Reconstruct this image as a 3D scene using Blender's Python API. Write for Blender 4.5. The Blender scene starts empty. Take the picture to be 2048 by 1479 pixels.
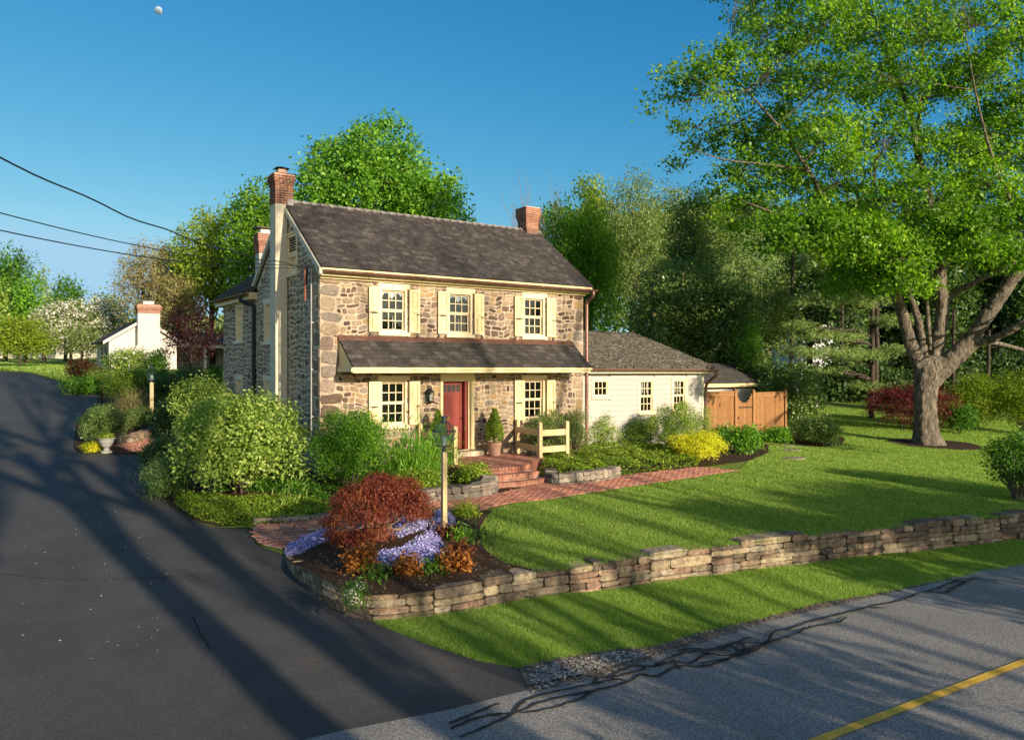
import bpy, math, random
import numpy as np
from mathutils import Vector, Matrix
from mathutils.geometry import delaunay_2d_cdt
R=math.radians
C=bpy.context.scene.collection
SC=bpy.context.scene
# ------------------------------------------------------------------ camera, sky, sun
F=1600.0; CZ=4.1
cam=bpy.data.cameras.new('camera'); co=bpy.data.objects.new('camera',cam); C.objects.link(co)
co.location=(0,0,CZ); co.rotation_euler=(R(90),0,0)
cam.sensor_width=36; cam.lens=36*F/2048; cam.clip_start=.1; cam.clip_end=6000
SC.camera=co
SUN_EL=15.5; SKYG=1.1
SDX,SDY=-.635,.773          # the way the sunlight travels over the ground
w=bpy.data.worlds.new('World'); SC.world=w; w.use_nodes=True
nt=w.node_tree; bg=nt.nodes['Background']; sky=nt.nodes.new('ShaderNodeTexSky')
sky.sky_type='NISHITA'; sky.sun_disc=False; sky.sun_elevation=R(SUN_EL); sky.sun_rotation=math.atan2(-SDX,-SDY)
sky.air_density=1.0; sky.dust_density=.25; sky.ozone_density=1.6; sky.altitude=100
sp=nt.nodes.new('ShaderNodeSeparateColor'); cb=nt.nodes.new('ShaderNodeCombineColor'); nt.links.new(sky.outputs[0],sp.inputs[0])
for i,(a_,g_,c_) in enumerate(((.104,1.95,1.9),(.572,.97,3.2),(1.25,.6,4.6))):   # grade the clear sky to the photograph's film response
    pw=nt.nodes.new('ShaderNodeMath'); pw.operation='POWER'; pw.inputs[1].default_value=g_; ml=nt.nodes.new('ShaderNodeMath'); ml.operation='MULTIPLY'; ml.inputs[1].default_value=a_; mn_=nt.nodes.new('ShaderNodeMath'); mn_.operation='MINIMUM'; mn_.inputs[1].default_value=c_
    nt.links.new(sp.outputs[i],pw.inputs[0]); nt.links.new(pw.outputs[0],ml.inputs[0]); nt.links.new(ml.outputs[0],mn_.inputs[0]); nt.links.new(mn_.outputs[0],cb.inputs[i])
# sky round the sun, out of view: warm boost added to fill the gable
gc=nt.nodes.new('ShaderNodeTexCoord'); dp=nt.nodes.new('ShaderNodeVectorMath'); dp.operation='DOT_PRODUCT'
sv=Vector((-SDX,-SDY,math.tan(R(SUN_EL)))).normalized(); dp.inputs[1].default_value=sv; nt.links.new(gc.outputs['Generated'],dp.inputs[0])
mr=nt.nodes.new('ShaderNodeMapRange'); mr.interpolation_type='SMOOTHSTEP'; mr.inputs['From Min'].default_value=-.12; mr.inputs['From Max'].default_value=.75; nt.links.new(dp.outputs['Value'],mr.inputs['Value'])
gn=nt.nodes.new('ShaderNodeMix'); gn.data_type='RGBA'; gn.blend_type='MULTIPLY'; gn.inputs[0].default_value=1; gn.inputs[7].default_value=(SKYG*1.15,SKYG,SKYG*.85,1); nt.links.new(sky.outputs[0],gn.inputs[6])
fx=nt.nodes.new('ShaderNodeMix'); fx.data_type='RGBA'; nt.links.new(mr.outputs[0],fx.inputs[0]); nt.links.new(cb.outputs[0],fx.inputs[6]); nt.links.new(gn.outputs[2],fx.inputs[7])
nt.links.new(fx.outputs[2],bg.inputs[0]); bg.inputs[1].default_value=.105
sl=bpy.data.lights.new('sun','SUN'); so=bpy.data.objects.new('sun',sl); C.objects.link(so)
sl.energy=4.5; sl.angle=R(.55); sl.color=(1.0,.83,.62)
so.rotation_euler=Vector((SDX,SDY,-math.tan(R(SUN_EL)))).to_track_quat('-Z','Y').to_euler()
vs=SC.view_settings; vs.view_transform='Standard'; vs.look='None'; vs.exposure=.96; vs.gamma=1; vs.use_curve_mapping=False
SC.cycles.max_bounces=5; SC.cycles.transparent_max_bounces=8; SC.cycles.use_denoising=True
try: SC.cycles.denoising_input_passes='RGB_ALBEDO_NORMAL'
except Exception: pass

# ------------------------------------------------------------------ objects and tags
def tag(o,label=None,cat=None,group=None,kind=None):
    if label: o['label']=label
    if cat: o['category']=cat
    if group: o['group']=group
    if kind: o['kind']=kind
    return o
def thing(name,label,cat,loc=(0,0,0),rz=0,group=None):
    o=bpy.data.objects.new(name,None); C.objects.link(o); o.location=loc; o.rotation_euler=(0,0,rz)
    o.empty_display_size=.2
    return tag(o,label,cat,group)
def link(name,me,mat=None,parent=None):
    o=bpy.data.objects.new(name,me); C.objects.link(o)
    if mat: me.materials.append(mat)
    if parent: o.parent=parent
    return o
def copy_tree(o,parent=None):
    c=o.copy(); C.objects.link(c); c.parent=parent
    for ch in o.children: copy_tree(ch,c)
    return c
class MB:
    def __init__(s,off=(0,0,0)): s.v=[]; s.f=[]; s.off=off; s.smooth=False
    def add(s,vs,fs):
        b=len(s.v); s.v+=[tuple(v) for v in vs]; s.f+=[tuple(b+i for i in f) for f in fs]; return s
    def box(s,x0,x1,y0,y1,z0,z1):
        return s.add([(x0,y0,z0),(x1,y0,z0),(x1,y1,z0),(x0,y1,z0),(x0,y0,z1),(x1,y0,z1),(x1,y1,z1),(x0,y1,z1)],
          [(0,3,2,1),(4,5,6,7),(0,1,5,4),(1,2,6,5),(2,3,7,6),(3,0,4,7)])
    def quad(s,a,b,c,d): return s.add([a,b,c,d],[(0,1,2,3)])
    def hull8(s,p):      # eight points ordered like box()
        return s.add(p,[(0,3,2,1),(4,5,6,7),(0,1,5,4),(1,2,6,5),(2,3,7,6),(3,0,4,7)])
    def prism(s,poly,d):  # planar polygon extruded by vector d
        n=len(poly); d=Vector(d); a=[Vector(p) for p in poly]
        s.add(a+[p+d for p in a],[tuple(range(n))[::-1],tuple(range(n,2*n))]+[(i,(i+1)%n,(i+1)%n+n,i+n) for i in range(n)]); return s
    def tube(s,pts,rad,n=8,cap=True):
        pts=[Vector(p) for p in pts]; m=len(pts)
        if not hasattr(rad,'__len__'): rad=[rad]*m
        up=None; rings=[]
        for i,p in enumerate(pts):
            t=(pts[min(i+1,m-1)]-pts[max(i-1,0)]).normalized()
            if up is None:
                up=Vector((0,0,1)) if abs(t.z)<.9 else Vector((1,0,0))
            x=t.cross(up).normalized(); y=x.cross(t).normalized(); up=y
            rings+= [p+rad[i]*(math.cos(2*math.pi*k/n)*x+math.sin(2*math.pi*k/n)*y) for k in range(n)]
        fs=[(i*n+k,i*n+(k+1)%n,(i+1)*n+(k+1)%n,(i+1)*n+k) for i in range(m-1) for k in range(n)]
        if cap: fs+=[tuple(range(n))[::-1],tuple(range((m-1)*n,m*n))]
        return s.add(rings,fs)
    def lathe(s,prof,cx=0,cy=0,n=20,ang=0):
        m=len(prof); vs=[(cx+r*math.cos(ang+2*math.pi*k/n),cy+r*math.sin(ang+2*math.pi*k/n),z) for r,z in prof for k in range(n)]
        fs=[(i*n+k,i*n+(k+1)%n,(i+1)*n+(k+1)%n,(i+1)*n+k) for i in range(m-1) for k in range(n)]
        fs+=[tuple(range(n))[::-1],tuple(range((m-1)*n,m*n))]
        return s.add(vs,fs)
    def build(s,name,mat,parent=None,smooth=False,label=None):
        me=bpy.data.meshes.new(name); o=s.off
        me.from_pydata([(v[0]-o[0],v[1]-o[1],v[2]-o[2]) for v in s.v],[],s.f); me.update()
        if smooth: me.polygons.foreach_set('use_smooth',[True]*len(me.polygons))
        ob=link(name,me,mat,parent)
        if label: ob['label']=label
        return ob
def npmesh2(name,V,mat,V2,mat2,parent=None,off=(0,0,0)):
    o=npmesh(name,np.concatenate([V,V2]),4,mat,parent,off); o.data.materials.append(mat2)
    o.data.polygons.foreach_set('material_index',np.concatenate([np.zeros(len(V),np.int32),np.ones(len(V2),np.int32)])); return o
def npmesh(name,V,k,mat,parent=None,off=(0,0,0)):
    """V: (N,k,3) separate k-gons"""
    V=np.asarray(V,dtype=np.float32)-np.array(off,dtype=np.float32); N=len(V)
    me=bpy.data.meshes.new(name); me.vertices.add(N*k); me.vertices.foreach_set('co',V.reshape(-1))
    me.loops.add(N*k); me.loops.foreach_set('vertex_index',np.arange(N*k,dtype=np.int32))
    me.polygons.add(N); me.polygons.foreach_set('loop_start',np.arange(0,N*k,k,dtype=np.int32))
    try: me.polygons.foreach_set('loop_total',np.full(N,k,dtype=np.int32))
    except Exception: pass
    me.update(calc_edges=True)
    return link(name,me,mat,parent)

# ------------------------------------------------------------------ terrain
def U(x,y): return -.5*x+.866*y
def sm(t): t=np.clip(t,0,1); return t*t*(3-2*t)
def g_low(x,y):
    u=U(np.asarray(x,float),np.asarray(y,float))
    a=np.where(u<9.2,0,.075*(u-9.2)); a=np.where(u<11,a*sm((u-9.2)/1.8)*.5+a*.5,a)
    far=4.1+.022*(u-63.9)
    z=np.where(u>66,far-.046,np.where(u>60,.075*(u-9.2)-.075*(u-60)**2/12*.70,a))
    return np.where(u>66,np.minimum(z,5.6),z)
def ray(px,py,g,d0=3,d1=160):
    q=(px-1024)/F; r=(740-py)/F
    f=lambda D: CZ+r*D-float(g(q*D,D))
    D=d0
    while D<d1 and f(D)>0: D+=.25
    lo,hi=D-.25,D
    for _ in range(30):
        m=(lo+hi)/2
        if f(m)>0: lo=m
        else: hi=m
    return (q*hi,hi)
EDGE_PX=[(572,1112),(520,1094),(503,1076),(505,1058),(440,1056),(390,1043),(345,1016),(328,988),(300,965),(291,935),(284,909),(210,909),(156,904),(149,880),(160,838),(195,808),(198,785),(150,782),(118,764),(60,747),(0,744)]
EDGE=[ray(x,y,g_low) for x,y in EDGE_PX]
_e=np.array(EDGE)
def dist_poly(x,y,P):
    x=np.asarray(x,float);y=np.asarray(y,float); d=np.full(x.shape,1e9)
    for a,b in zip(P[:-1],P[1:]):
        ab=b-a; L=ab@ab+1e-9; t=np.clip(((x-a[0])*ab[0]+(y-a[1])*ab[1])/L,0,1)
        d=np.minimum(d,np.hypot(x-a[0]-t*ab[0],y-a[1]-t*ab[1]))
    return d
def g_up(x,y):
    x=np.asarray(x,float);y=np.asarray(y,float)
    u=U(x,y); gl=g_low(x,y); gu=np.maximum(gl,.11+.05*u)
    gu=np.maximum(gl,gu-.15*sm((5-x)/7)*sm((17-u)/5)); w_=sm(dist_poly(x,y,_e)/2.6)
    return gl+.02+(gu-gl)*w_
def up(px,py): return ray(px,py,g_up)
def lo(px,py): return ray(px,py,g_low)
def at(px,D): return ((px-1024)/F*D, D)
def zpx(py,D): return CZ+(740-py)/F*D
def inpoly(x,y,P):
    c=np.zeros(np.shape(x),bool); n=len(P)
    for i in range(n):
        x1,y1=P[i];x2,y2=P[(i+1)%n]
        if y1==y2: continue
        k=((y1>y)!=(y2>y))&(x<(x2-x1)*(y-y1)/(y2-y1)+x1); c^=k
    return c
def densify(P,step,closed=True):
    out=[]; n=len(P)
    for i in range(n if closed else n-1):
        a=P[i];b=P[(i+1)%n]; m=max(1,int(math.hypot(b[0]-a[0],b[1]-a[1])/step))
        out+=[(a[0]+(b[0]-a[0])*k/m,a[1]+(b[1]-a[1])*k/m) for k in range(m)]
    if not closed: out.append(P[-1])
    return out
def smooth_line(P,n=6,closed=False):
    P=[Vector((p[0],p[1],0)) for p in P]; out=[]; m=len(P)
    for i in range(m if closed else m-1):
        if closed: p0,p1,p2,p3=P[(i-1)%m],P[i],P[(i+1)%m],P[(i+2)%m]
        else: p0,p1,p2,p3=P[max(i-1,0)],P[i],P[i+1],P[min(i+2,m-1)]
        for k in range(n):
            t=k/n
            q=.5*((2*p1)+(p2-p0)*t+(2*p0-5*p1+4*p2-p3)*t*t+(3*p1-p0-3*p2+p3)*t**3); out.append((q.x,q.y))
    if not closed: out.append((P[-1].x,P[-1].y))
    return out
def drape(name,P,g,dz,step,mat,kind='structure',parent=None,skirt=0,amp=0):
    B=densify(P,step); n=len(B); xs=[p[0] for p in B]; ys=[p[1] for p in B]
    gx,gy=np.meshgrid(np.arange(min(xs),max(xs),step),np.arange(min(ys),max(ys),step))
    gx=gx.ravel()+np.random.default_rng(1).uniform(-.1,.1,gx.size)*step; gy=gy.ravel()
    k=inpoly(gx,gy,B); gx,gy=gx[k],gy[k]
    k=dist_poly(gx,gy,np.array(B+[B[0]]))>step*.4; gx,gy=gx[k],gy[k]
    co=[Vector(p) for p in B]+[Vector((a,b)) for a,b in zip(gx,gy)]
    r=delaunay_2d_cdt(co,[(i,(i+1)%n) for i in range(n)],[list(range(n))],1,1e-5)
    X=np.array([v.x for v in r[0]]);Y=np.array([v.y for v in r[0]]); Z=g(X,Y)+dz
    if amp: Z=Z+amp*(np.sin(X*3.1+Y*1.7)+np.sin(X*7.3-Y*5.1)*.6+np.sin(Y*13+X*9)*.4)
    me=bpy.data.meshes.new(name); me.from_pydata([(a,b,c) for a,b,c in zip(X,Y,Z)],[],[list(f) for f in r[2]]); me.update()
    if len(me.polygons) and me.polygons[0].normal.z<0: me.flip_normals()
    me.polygons.foreach_set('use_smooth',[True]*len(me.polygons))
    o=link(name,me,mat,parent)
    if kind: o['kind']=kind
    return o

# ------------------------------------------------------------------ materials
def newmat(name):
    m=bpy.data.materials.new(name); m.use_nodes=True; n=m.node_tree.nodes; l=m.node_tree.links
    return m,n,l,n['Principled BSDF']
def ramp(n,cols,interp='LINEAR'):
    r=n.new('ShaderNodeValToRGB'); r.color_ramp.interpolation=interp; e=r.color_ramp.elements
    k=len(cols)
    for i,c in enumerate(cols):
        pos,c=(c if len(c)==2 else ((i/(k-1) if interp=='LINEAR' else i/k),c))
        if i<2: el=e[i]; el.position=pos
        else: el=e.new(pos)
        el.color=(*c,1)
    return r
def nz(n,l,scale,detail=4,rough=.55,vec=None,dist=0):
    t=n.new('ShaderNodeTexNoise'); t.inputs['Scale'].default_value=scale; t.inputs['Detail'].default_value=detail
    t.inputs['Roughness'].default_value=rough; t.inputs['Distortion'].default_value=dist
    if vec is None:
        tc=n.new('ShaderNodeTexCoord'); vec=tc.outputs['Object']
    l.new(vec,t.inputs['Vector']); return t
def mix(n,l,a,b,fac,mode='MIX'):
    m=n.new('ShaderNodeMix'); m.data_type='RGBA'; m.blend_type=mode
    for v,i in ((fac,0),(a,6),(b,7)):
        if hasattr(v,'links') or hasattr(v,'is_linked'): l.new(v,m.inputs[i])
        elif i==0: m.inputs[0].default_value=v
        else: m.inputs[i].default_value=(*v,1)
    return m.outputs[2]
def bump(n,l,h,strength,dist=.02):
    b=n.new('ShaderNodeBump'); b.inputs['Strength'].default_value=strength; b.inputs['Distance'].default_value=dist
    l.new(h,b.inputs['Height']); return b.outputs[0]
def plain(name,col,rough=.6,spec=.3,metal=0,var=.12,scale=6,bmp=.15):
    m,n,l,p=newmat(name); t=nz(n,l,scale,6,.65)
    d=tuple(c*(1-var*1.6) for c in col); b=tuple(min(1,c*(1+var)) for c in col)
    r=ramp(n,[(.3,d),(.7,b)]); l.new(t.outputs[0],r.inputs[0]); l.new(r.outputs[0],p.inputs['Base Color'])
    p.inputs['Roughness'].default_value=rough; p.inputs['Specular IOR Level'].default_value=spec; p.inputs['Metallic'].default_value=metal
    if bmp: l.new(bump(n,l,t.outputs[0],bmp,.01),p.inputs['Normal'])
    return m
def islands(name,cols,mott=.25,mscale=14,rough=.85,bmp=.5,bd=.02,spec=.2,stain=None,interp='LINEAR'):
    """a colour for each loose piece (stone, shingle, brick), mottled"""
    m,n,l,p=newmat(name); g=n.new('ShaderNodeNewGeometry'); r=ramp(n,cols,interp); l.new(g.outputs['Random Per Island'],r.inputs[0])
    t=nz(n,l,mscale,7,.7); rr=ramp(n,[(.25,(1-mott*1.5,)*3),(.75,(1+mott*.6,)*3)]); l.new(t.outputs[0],rr.inputs[0])
    c=mix(n,l,r.outputs[0],rr.outputs[0],1.0,'MULTIPLY')
    if stain:
        t2=nz(n,l,stain[1],5,.6,dist=.6); r2=ramp(n,[(stain[2],(0,0,0)),(stain[2]+.14,(1,1,1))]); l.new(t2.outputs[0],r2.inputs[0])
        c=mix(n,l,c,stain[0],r2.outputs[0])
    l.new(c,p.inputs['Base Color']); p.inputs['Roughness'].default_value=rough; p.inputs['Specular IOR Level'].default_value=spec
    l.new(bump(n,l,t.outputs[0],bmp,bd),p.inputs['Normal']); return m
def leafmat(name,cols,trans=.35,rough=.5,spec=.25,clump=.5,cs=1.0,tcol=None):
    m,n,l,p=newmat(name); g=n.new('ShaderNodeNewGeometry')
    t=nz(n,l,cs,3,.6)
    ad=n.new('ShaderNodeMath'); ad.operation='MULTIPLY_ADD'; ad.inputs[1].default_value=clump*1.6; l.new(t.outputs[0],ad.inputs[0])
    m2=n.new('ShaderNodeMath'); m2.operation='MULTIPLY_ADD'; m2.inputs[1].default_value=1-clump*.6; m2.inputs[2].default_value=-clump*.5
    l.new(g.outputs['Random Per Island'],m2.inputs[0]); l.new(m2.outputs[0],ad.inputs[2])
    r=ramp(n,cols); l.new(ad.outputs[0],r.inputs[0]); l.new(r.outputs[0],p.inputs['Base Color'])
    p.inputs['Roughness'].default_value=rough; p.inputs['Specular IOR Level'].default_value=spec
    tr=n.new('ShaderNodeBsdfTranslucent')
    tc=mix(n,l,r.outputs[0],tcol or (1.5,1.7,.5),1.0,'MULTIPLY'); l.new(tc,tr.inputs[0])
    ms=n.new('ShaderNodeMixShader'); ms.inputs[0].default_value=trans
    l.new(p.outputs[0],ms.inputs[1]); l.new(tr.outputs[0],ms.inputs[2]); l.new(ms.outputs[0],n['Material Output'].inputs[0])
    return m
M={}
M['cream']=plain('cream_paint',(.68,.56,.31),.45,.4,var=.04,scale=3,bmp=.05)
M['cream2']=plain('cream_post_paint',(.56,.43,.23),.5,.35,var=.08,scale=5,bmp=.1)
M['paleframe']=plain('pale_window_paint',(.72,.59,.38),.45,.4,var=.04,scale=3,bmp=.05)
M['white']=plain('white_paint',(.46,.44,.40),.5,.35,var=.04,scale=2,bmp=.05)
M['clap']=plain('white_siding',(.38,.365,.335),.55,.3,var=.05,scale=2,bmp=.08)
M['stucco']=plain('pale_stucco',(.62,.565,.44),.9,.15,var=.08,scale=9,bmp=.5)
M['stucco_w']=plain('white_stucco',(.50,.48,.43),.9,.15,var=.06,scale=9,bmp=.4)
M['copper']=plain('brown_copper',(.17,.085,.06),.38,.5,metal=.35,var=.25,scale=5,bmp=.1)
M['iron']=plain('black_iron',(.02,.022,.025),.5,.4,var=.2,bmp=.1)
M['verdigris']=plain('weathered_copper',(.06,.085,.085),.45,.5,metal=.5,var=.3,scale=12,bmp=.1)
M['red']=plain('red_door_paint',(.21,.035,.026),.45,.35,var=.06,scale=4,bmp=.05)
M['mortar']=plain('lime_mortar',(.41,.33,.245),.95,.1,var=.14,scale=7,bmp=.8)
M['mortar_s']=plain('grey_mortar',(.62,.54,.41),.95,.1,var=.2,scale=7,bmp=.8)
STONES=[(.14,.10,.075),(.33,.245,.16),(.40,.31,.21),(.25,.19,.145),(.36,.25,.15),(.105,.07,.058),(.38,.29,.21),(.27,.23,.19),(.42,.29,.15),(.18,.12,.09),(.35,.27,.21),(.22,.16,.13)]
M['stone']=islands('field_stone',STONES,.45,19,.9,1.0,.03,.15,((.15,.11,.085),3.2,.62),'CONSTANT')
M['stone_s']=islands('gable_stone',[(.30,.22,.15),(.46,.36,.25),(.34,.28,.21),(.17,.12,.09),(.48,.40,.29),(.29,.21,.145),(.21,.155,.12)],.4,13,.9,.7,.02,.15)
M['drystone']=islands('dry_stone',[(.31,.24,.16),(.22,.17,.12),(.40,.32,.21),(.26,.21,.155),(.35,.25,.17),(.16,.125,.095),(.37,.31,.22),(.28,.185,.135)],.55,10,.92,1.0,.05,.12,((.10,.085,.06),2.2,.55),'CONSTANT')
M['greystone']=islands('grey_planter_stone',[(.22,.19,.16),(.13,.115,.10),(.34,.29,.23),(.19,.155,.13),(.27,.22,.17)],.35,9,.92,1.0,.03,.12,((.25,.22,.12),3,.6))
M['stonecore']=plain('dark_joint_soil',(.035,.028,.022),1,.05,var=.3,bmp=.3)
M['slate']=islands('wood_shingles',[(.070,.062,.057),(.045,.040,.038),(.085,.076,.07),(.055,.050,.047),(.12,.108,.098),(.048,.042,.038),(.075,.066,.057)],.35,7,.8,.6,.01,.25,((.035,.032,.032),.9,.56))
M['shake']=islands('weathered_shakes',[(.10,.095,.08),(.07,.066,.058),(.135,.128,.105),(.085,.08,.068)],.35,8,.85,.6,.01,.2,((.19,.19,.17),1.7,.60))
M['asproof']=islands('asphalt_shingles',[(.07,.066,.065),(.055,.052,.052),(.085,.08,.078)],.2,12,.9,.3,.01)
BR=[(.28,.11,.068),(.21,.08,.055),(.33,.145,.09),(.16,.07,.055),(.29,.125,.08),(.23,.10,.075)]
M['brick']=islands('red_brick',BR,.3,18,.85,.5,.01)
M['brick_dk']=islands('sooty_brick',[(.30,.10,.06),(.20,.09,.065),(.34,.13,.075),(.16,.08,.06),(.26,.13,.09)],.4,10,.9,.5,.01)
M['pavebrick']=islands('paving_brick',[(.40,.17,.11),(.30,.125,.09),(.47,.22,.145),(.24,.11,.09),(.43,.19,.12),(.34,.17,.13)],.3,9,.85,.5,.01)
M['bmortar']=plain('brick_mortar',(.58,.46,.36),.95,.1,var=.1,scale=10)
M['pavemortar']=plain('walk_mortar',(.50,.40,.31),.95,.1,var=.12,scale=6)
M['cedar']=islands('cedar_boards',[(.29,.145,.052),(.24,.115,.042),(.33,.17,.068),(.27,.13,.048)],.22,5,.6,.3,.01,.25)
M['terracotta']=plain('terracotta',(.40,.24,.17),.85,.2,var=.18,scale=6,bmp=.2)
M['urn']=plain('grey_cast_stone',(.27,.27,.25),.85,.2,var=.15,scale=8,bmp=.3)
M['sill']=plain('stone_step',(.50,.42,.30),.85,.2,var=.15,scale=4,bmp=.4)
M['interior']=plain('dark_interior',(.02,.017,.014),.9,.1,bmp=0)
M['curtain']=plain('white_curtain',(.75,.75,.75),.9,.1,bmp=0)
def glassmat():
    m,n,l,p=newmat('window_glass'); n.remove(p)
    tr=n.new('ShaderNodeBsdfTransparent'); tr.inputs[0].default_value=(.62,.66,.66,1); gl=n.new('ShaderNodeBsdfGlossy'); gl.inputs['Roughness'].default_value=.03
    gl.inputs[0].default_value=(.9,.95,1,1)
    fr=n.new('ShaderNodeFresnel'); fr.inputs[0].default_value=1.62
    tx=nz(n,l,1.2,2); b=bump(n,l,tx.outputs[0],.12,.05); l.new(b,gl.inputs['Normal'])
    ms=n.new('ShaderNodeMixShader'); l.new(fr.outputs[0],ms.inputs[0]); l.new(tr.outputs[0],ms.inputs[1]); l.new(gl.outputs[0],ms.inputs[2])
    l.new(ms.outputs[0],n['Material Output'].inputs[0]); return m
M['glass']=glassmat()
m_=M['glass'].copy(); m_.name='lantern_glass'; M['lglass']=m_
for l_ in list(m_.node_tree.links):
    if l_.from_node.type=='FRESNEL': l_.to_socket.default_value=.07; m_.node_tree.links.remove(l_)
for n_ in m_.node_tree.nodes:
    if n_.type=='FRESNEL': n_.inputs[0].default_value=1.18
    if n_.type=='BSDF_GLOSSY': n_.inputs[0].default_value=(.5,.5,.5,1)
    if n_.type=='BSDF_TRANSPARENT': n_.inputs[0].default_value=(.8,.88,.86,1)
def asphalt(name,base,speck,sc=60,big=.35):
    m,n,l,p=newmat(name); t=nz(n,l,sc,3,.8); r=ramp(n,[(.32,tuple(c*.55 for c in base)),(.5,base),(.62,speck)]); l.new(t.outputs[0],r.inputs[0])
    t2=nz(n,l,.5,8,.65,dist=.9); r2=ramp(n,[(.3,(1-big,)*3),(.7,(1+big*.5,)*3)]); l.new(t2.outputs[0],r2.inputs[0])
    c=mix(n,l,r.outputs[0],r2.outputs[0],1.0,'MULTIPLY'); l.new(c,p.inputs['Base Color'])
    p.inputs['Roughness'].default_value=.75; p.inputs['Specular IOR Level'].default_value=.35
    l.new(bump(n,l,t.outputs[0],.35,.008),p.inputs['Normal']); return m
M['drive']=asphalt('sealed_asphalt',(.046,.044,.041),(.105,.10,.092),70,.32)
M['road']=asphalt('old_asphalt',(.19,.182,.165),(.37,.355,.33),36,.24)
M['seal']=plain('crack_sealant',(.035,.034,.033),.85,.15,bmp=.1)
M['yellow']=islands('yellow_road_paint',[(.62,.38,.05),(.70,.44,.07)],.25,20,.7,.2,.005,.2,((.12,.12,.12),14,.64))
M['gravel']=islands('roadside_grit',[(.2,.17,.13),(.26,.22,.16)],.5,22,.95,1,.02)
M['mulch']=plain('bark_mulch',(.055,.034,.022),.95,.1,var=.5,scale=22,bmp=1.0)
def groundmat(name,c1,c2,c3,sc):
    m,n,l,p=newmat(name); t=nz(n,l,sc,6,.7); t2=nz(n,l,.18,4,.6); r=ramp(n,[(.3,c1),(.7,c2)]); l.new(t.outputs[0],r.inputs[0])
    r2=ramp(n,[(.35,(0,0,0)),(.7,(1,1,1))]); l.new(t2.outputs[0],r2.inputs[0]); c=mix(n,l,r.outputs[0],c3,r2.outputs[0]); 
    l.new(c,p.inputs['Base Color']); p.inputs['Roughness'].default_value=.95; p.inputs['Specular IOR Level'].default_value=.1
    l.new(bump(n,l,t.outputs[0],.9,.06),p.inputs['Normal']); return m
M['turf']=groundmat('lawn_turf',(.07,.11,.02),(.20,.27,.045),(.16,.22,.035),16)
M['fargrass']=groundmat('field_grass',(.07,.10,.02),(.20,.26,.05),(.22,.27,.05),4)
G=lambda *c:[tuple(x) for x in c]
M['grass']=leafmat('grass_blades',G((.06,.115,.018),(.17,.28,.04),(.29,.42,.08),(.54,.62,.24)),.45,.5,.2,.25,.5)
M['maple']=leafmat('maple_leaves',G((.035,.095,.012),(.08,.18,.016),(.17,.33,.022),(.40,.54,.035)),.5,.45,.3,.62,.33)
M['green']=leafmat('mid_green_leaves',G((.02,.07,.01),(.05,.14,.015),(.10,.23,.025),(.16,.30,.03)),.35,.5,.25,.5,.4)
M['brightgreen']=leafmat('bright_green_leaves',G((.04,.13,.012),(.09,.23,.018),(.15,.33,.025),(.24,.42,.035)),.35,.45,.3,.4,.6)
M['yelgreen']=leafmat('yellow_green_leaves',G((.07,.13,.015),(.16,.24,.02),(.26,.34,.03),(.36,.42,.05)),.4,.5,.25,.5,.5)
M['olive']=leafmat('olive_leaves',G((.06,.10,.025),(.13,.19,.05),(.22,.29,.09),(.32,.37,.14)),.35,.5,.25,.5,.4)
M['greygreen']=leafmat('grey_green_leaves',G((.07,.13,.02),(.17,.27,.04),(.30,.40,.08),(.50,.56,.20)),.4,.5,.3,.35,1.2)
M['dark']=leafmat('dark_evergreen_leaves',G((.022,.055,.016),(.05,.11,.026),(.10,.18,.045),(.19,.27,.08)),.3,.4,.4,.5,.5)
M['holly']=leafmat('glossy_dark_leaves',G((.04,.08,.02),(.09,.17,.035),(.18,.28,.06),(.42,.42,.16)),.32,.35,.5,.5,.5)
M['pine']=leafmat('pine_needles',G((.07,.12,.035),(.15,.23,.07),(.26,.36,.11),(.40,.50,.18)),.25,.55,.2,.5,.4)
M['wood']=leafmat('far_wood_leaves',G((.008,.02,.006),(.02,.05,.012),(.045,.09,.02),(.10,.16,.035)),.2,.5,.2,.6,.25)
M['tan']=leafmat('budding_tan_leaves',G((.13,.11,.04),(.22,.19,.08),(.30,.26,.12),(.27,.30,.10)),.3,.6,.2,.5,.4)
M['redmaple']=leafmat('red_lace_leaves',G((.08,.016,.014),(.17,.04,.028),(.28,.08,.042),(.42,.20,.07)),.4,.5,.25,.6,2.2,(1.5,1.0,.7))
M['maroon']=leafmat('maroon_leaves',G((.04,.008,.010),(.10,.016,.020),(.18,.032,.034),(.30,.08,.06)),.3,.5,.25,.5,.8,(1.4,.7,.7))
M['purple']=leafmat('purple_leaves',G((.012,.006,.007),(.028,.010,.011),(.05,.016,.015),(.09,.03,.022)),.2,.45,.3,.5,.6,(1.6,.7,.6))
M['yellow']=M['yellow']
M['gold']=leafmat('golden_leaves',G((.20,.22,.012),(.48,.48,.02),(.70,.66,.03),(.80,.76,.06)),.35,.5,.25,.4,1.4)
M['heuchera']=leafmat('amber_leaves',G((.12,.04,.015),(.24,.085,.02),(.36,.15,.03),(.46,.22,.05)),.35,.5,.3,.5,3,(1.4,1.0,.5))
M['bronze']=leafmat('bronze_leaves',G((.05,.02,.012),(.11,.038,.02),(.17,.06,.025),(.22,.09,.03)),.3,.5,.3,.5,3,(1.4,.9,.6))
M['phlox']=leafmat('violet_petals',G((.28,.26,.62),(.40,.37,.74),(.54,.50,.86),(.80,.76,.94)),.25,.6,.1,.4,2.5,(1,1,1))
M['petal']=leafmat('white_petals',G((.55,.52,.42),(.68,.65,.55),(.78,.75,.66),(.82,.80,.74)),.3,.6,.1,.4,1,(1,1,1))
M['cover']=leafmat('ground_cover_leaves',G((.06,.12,.015),(.14,.23,.022),(.26,.36,.035),(.46,.52,.06)),.35,.4,.35,.5,1.2)
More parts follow.
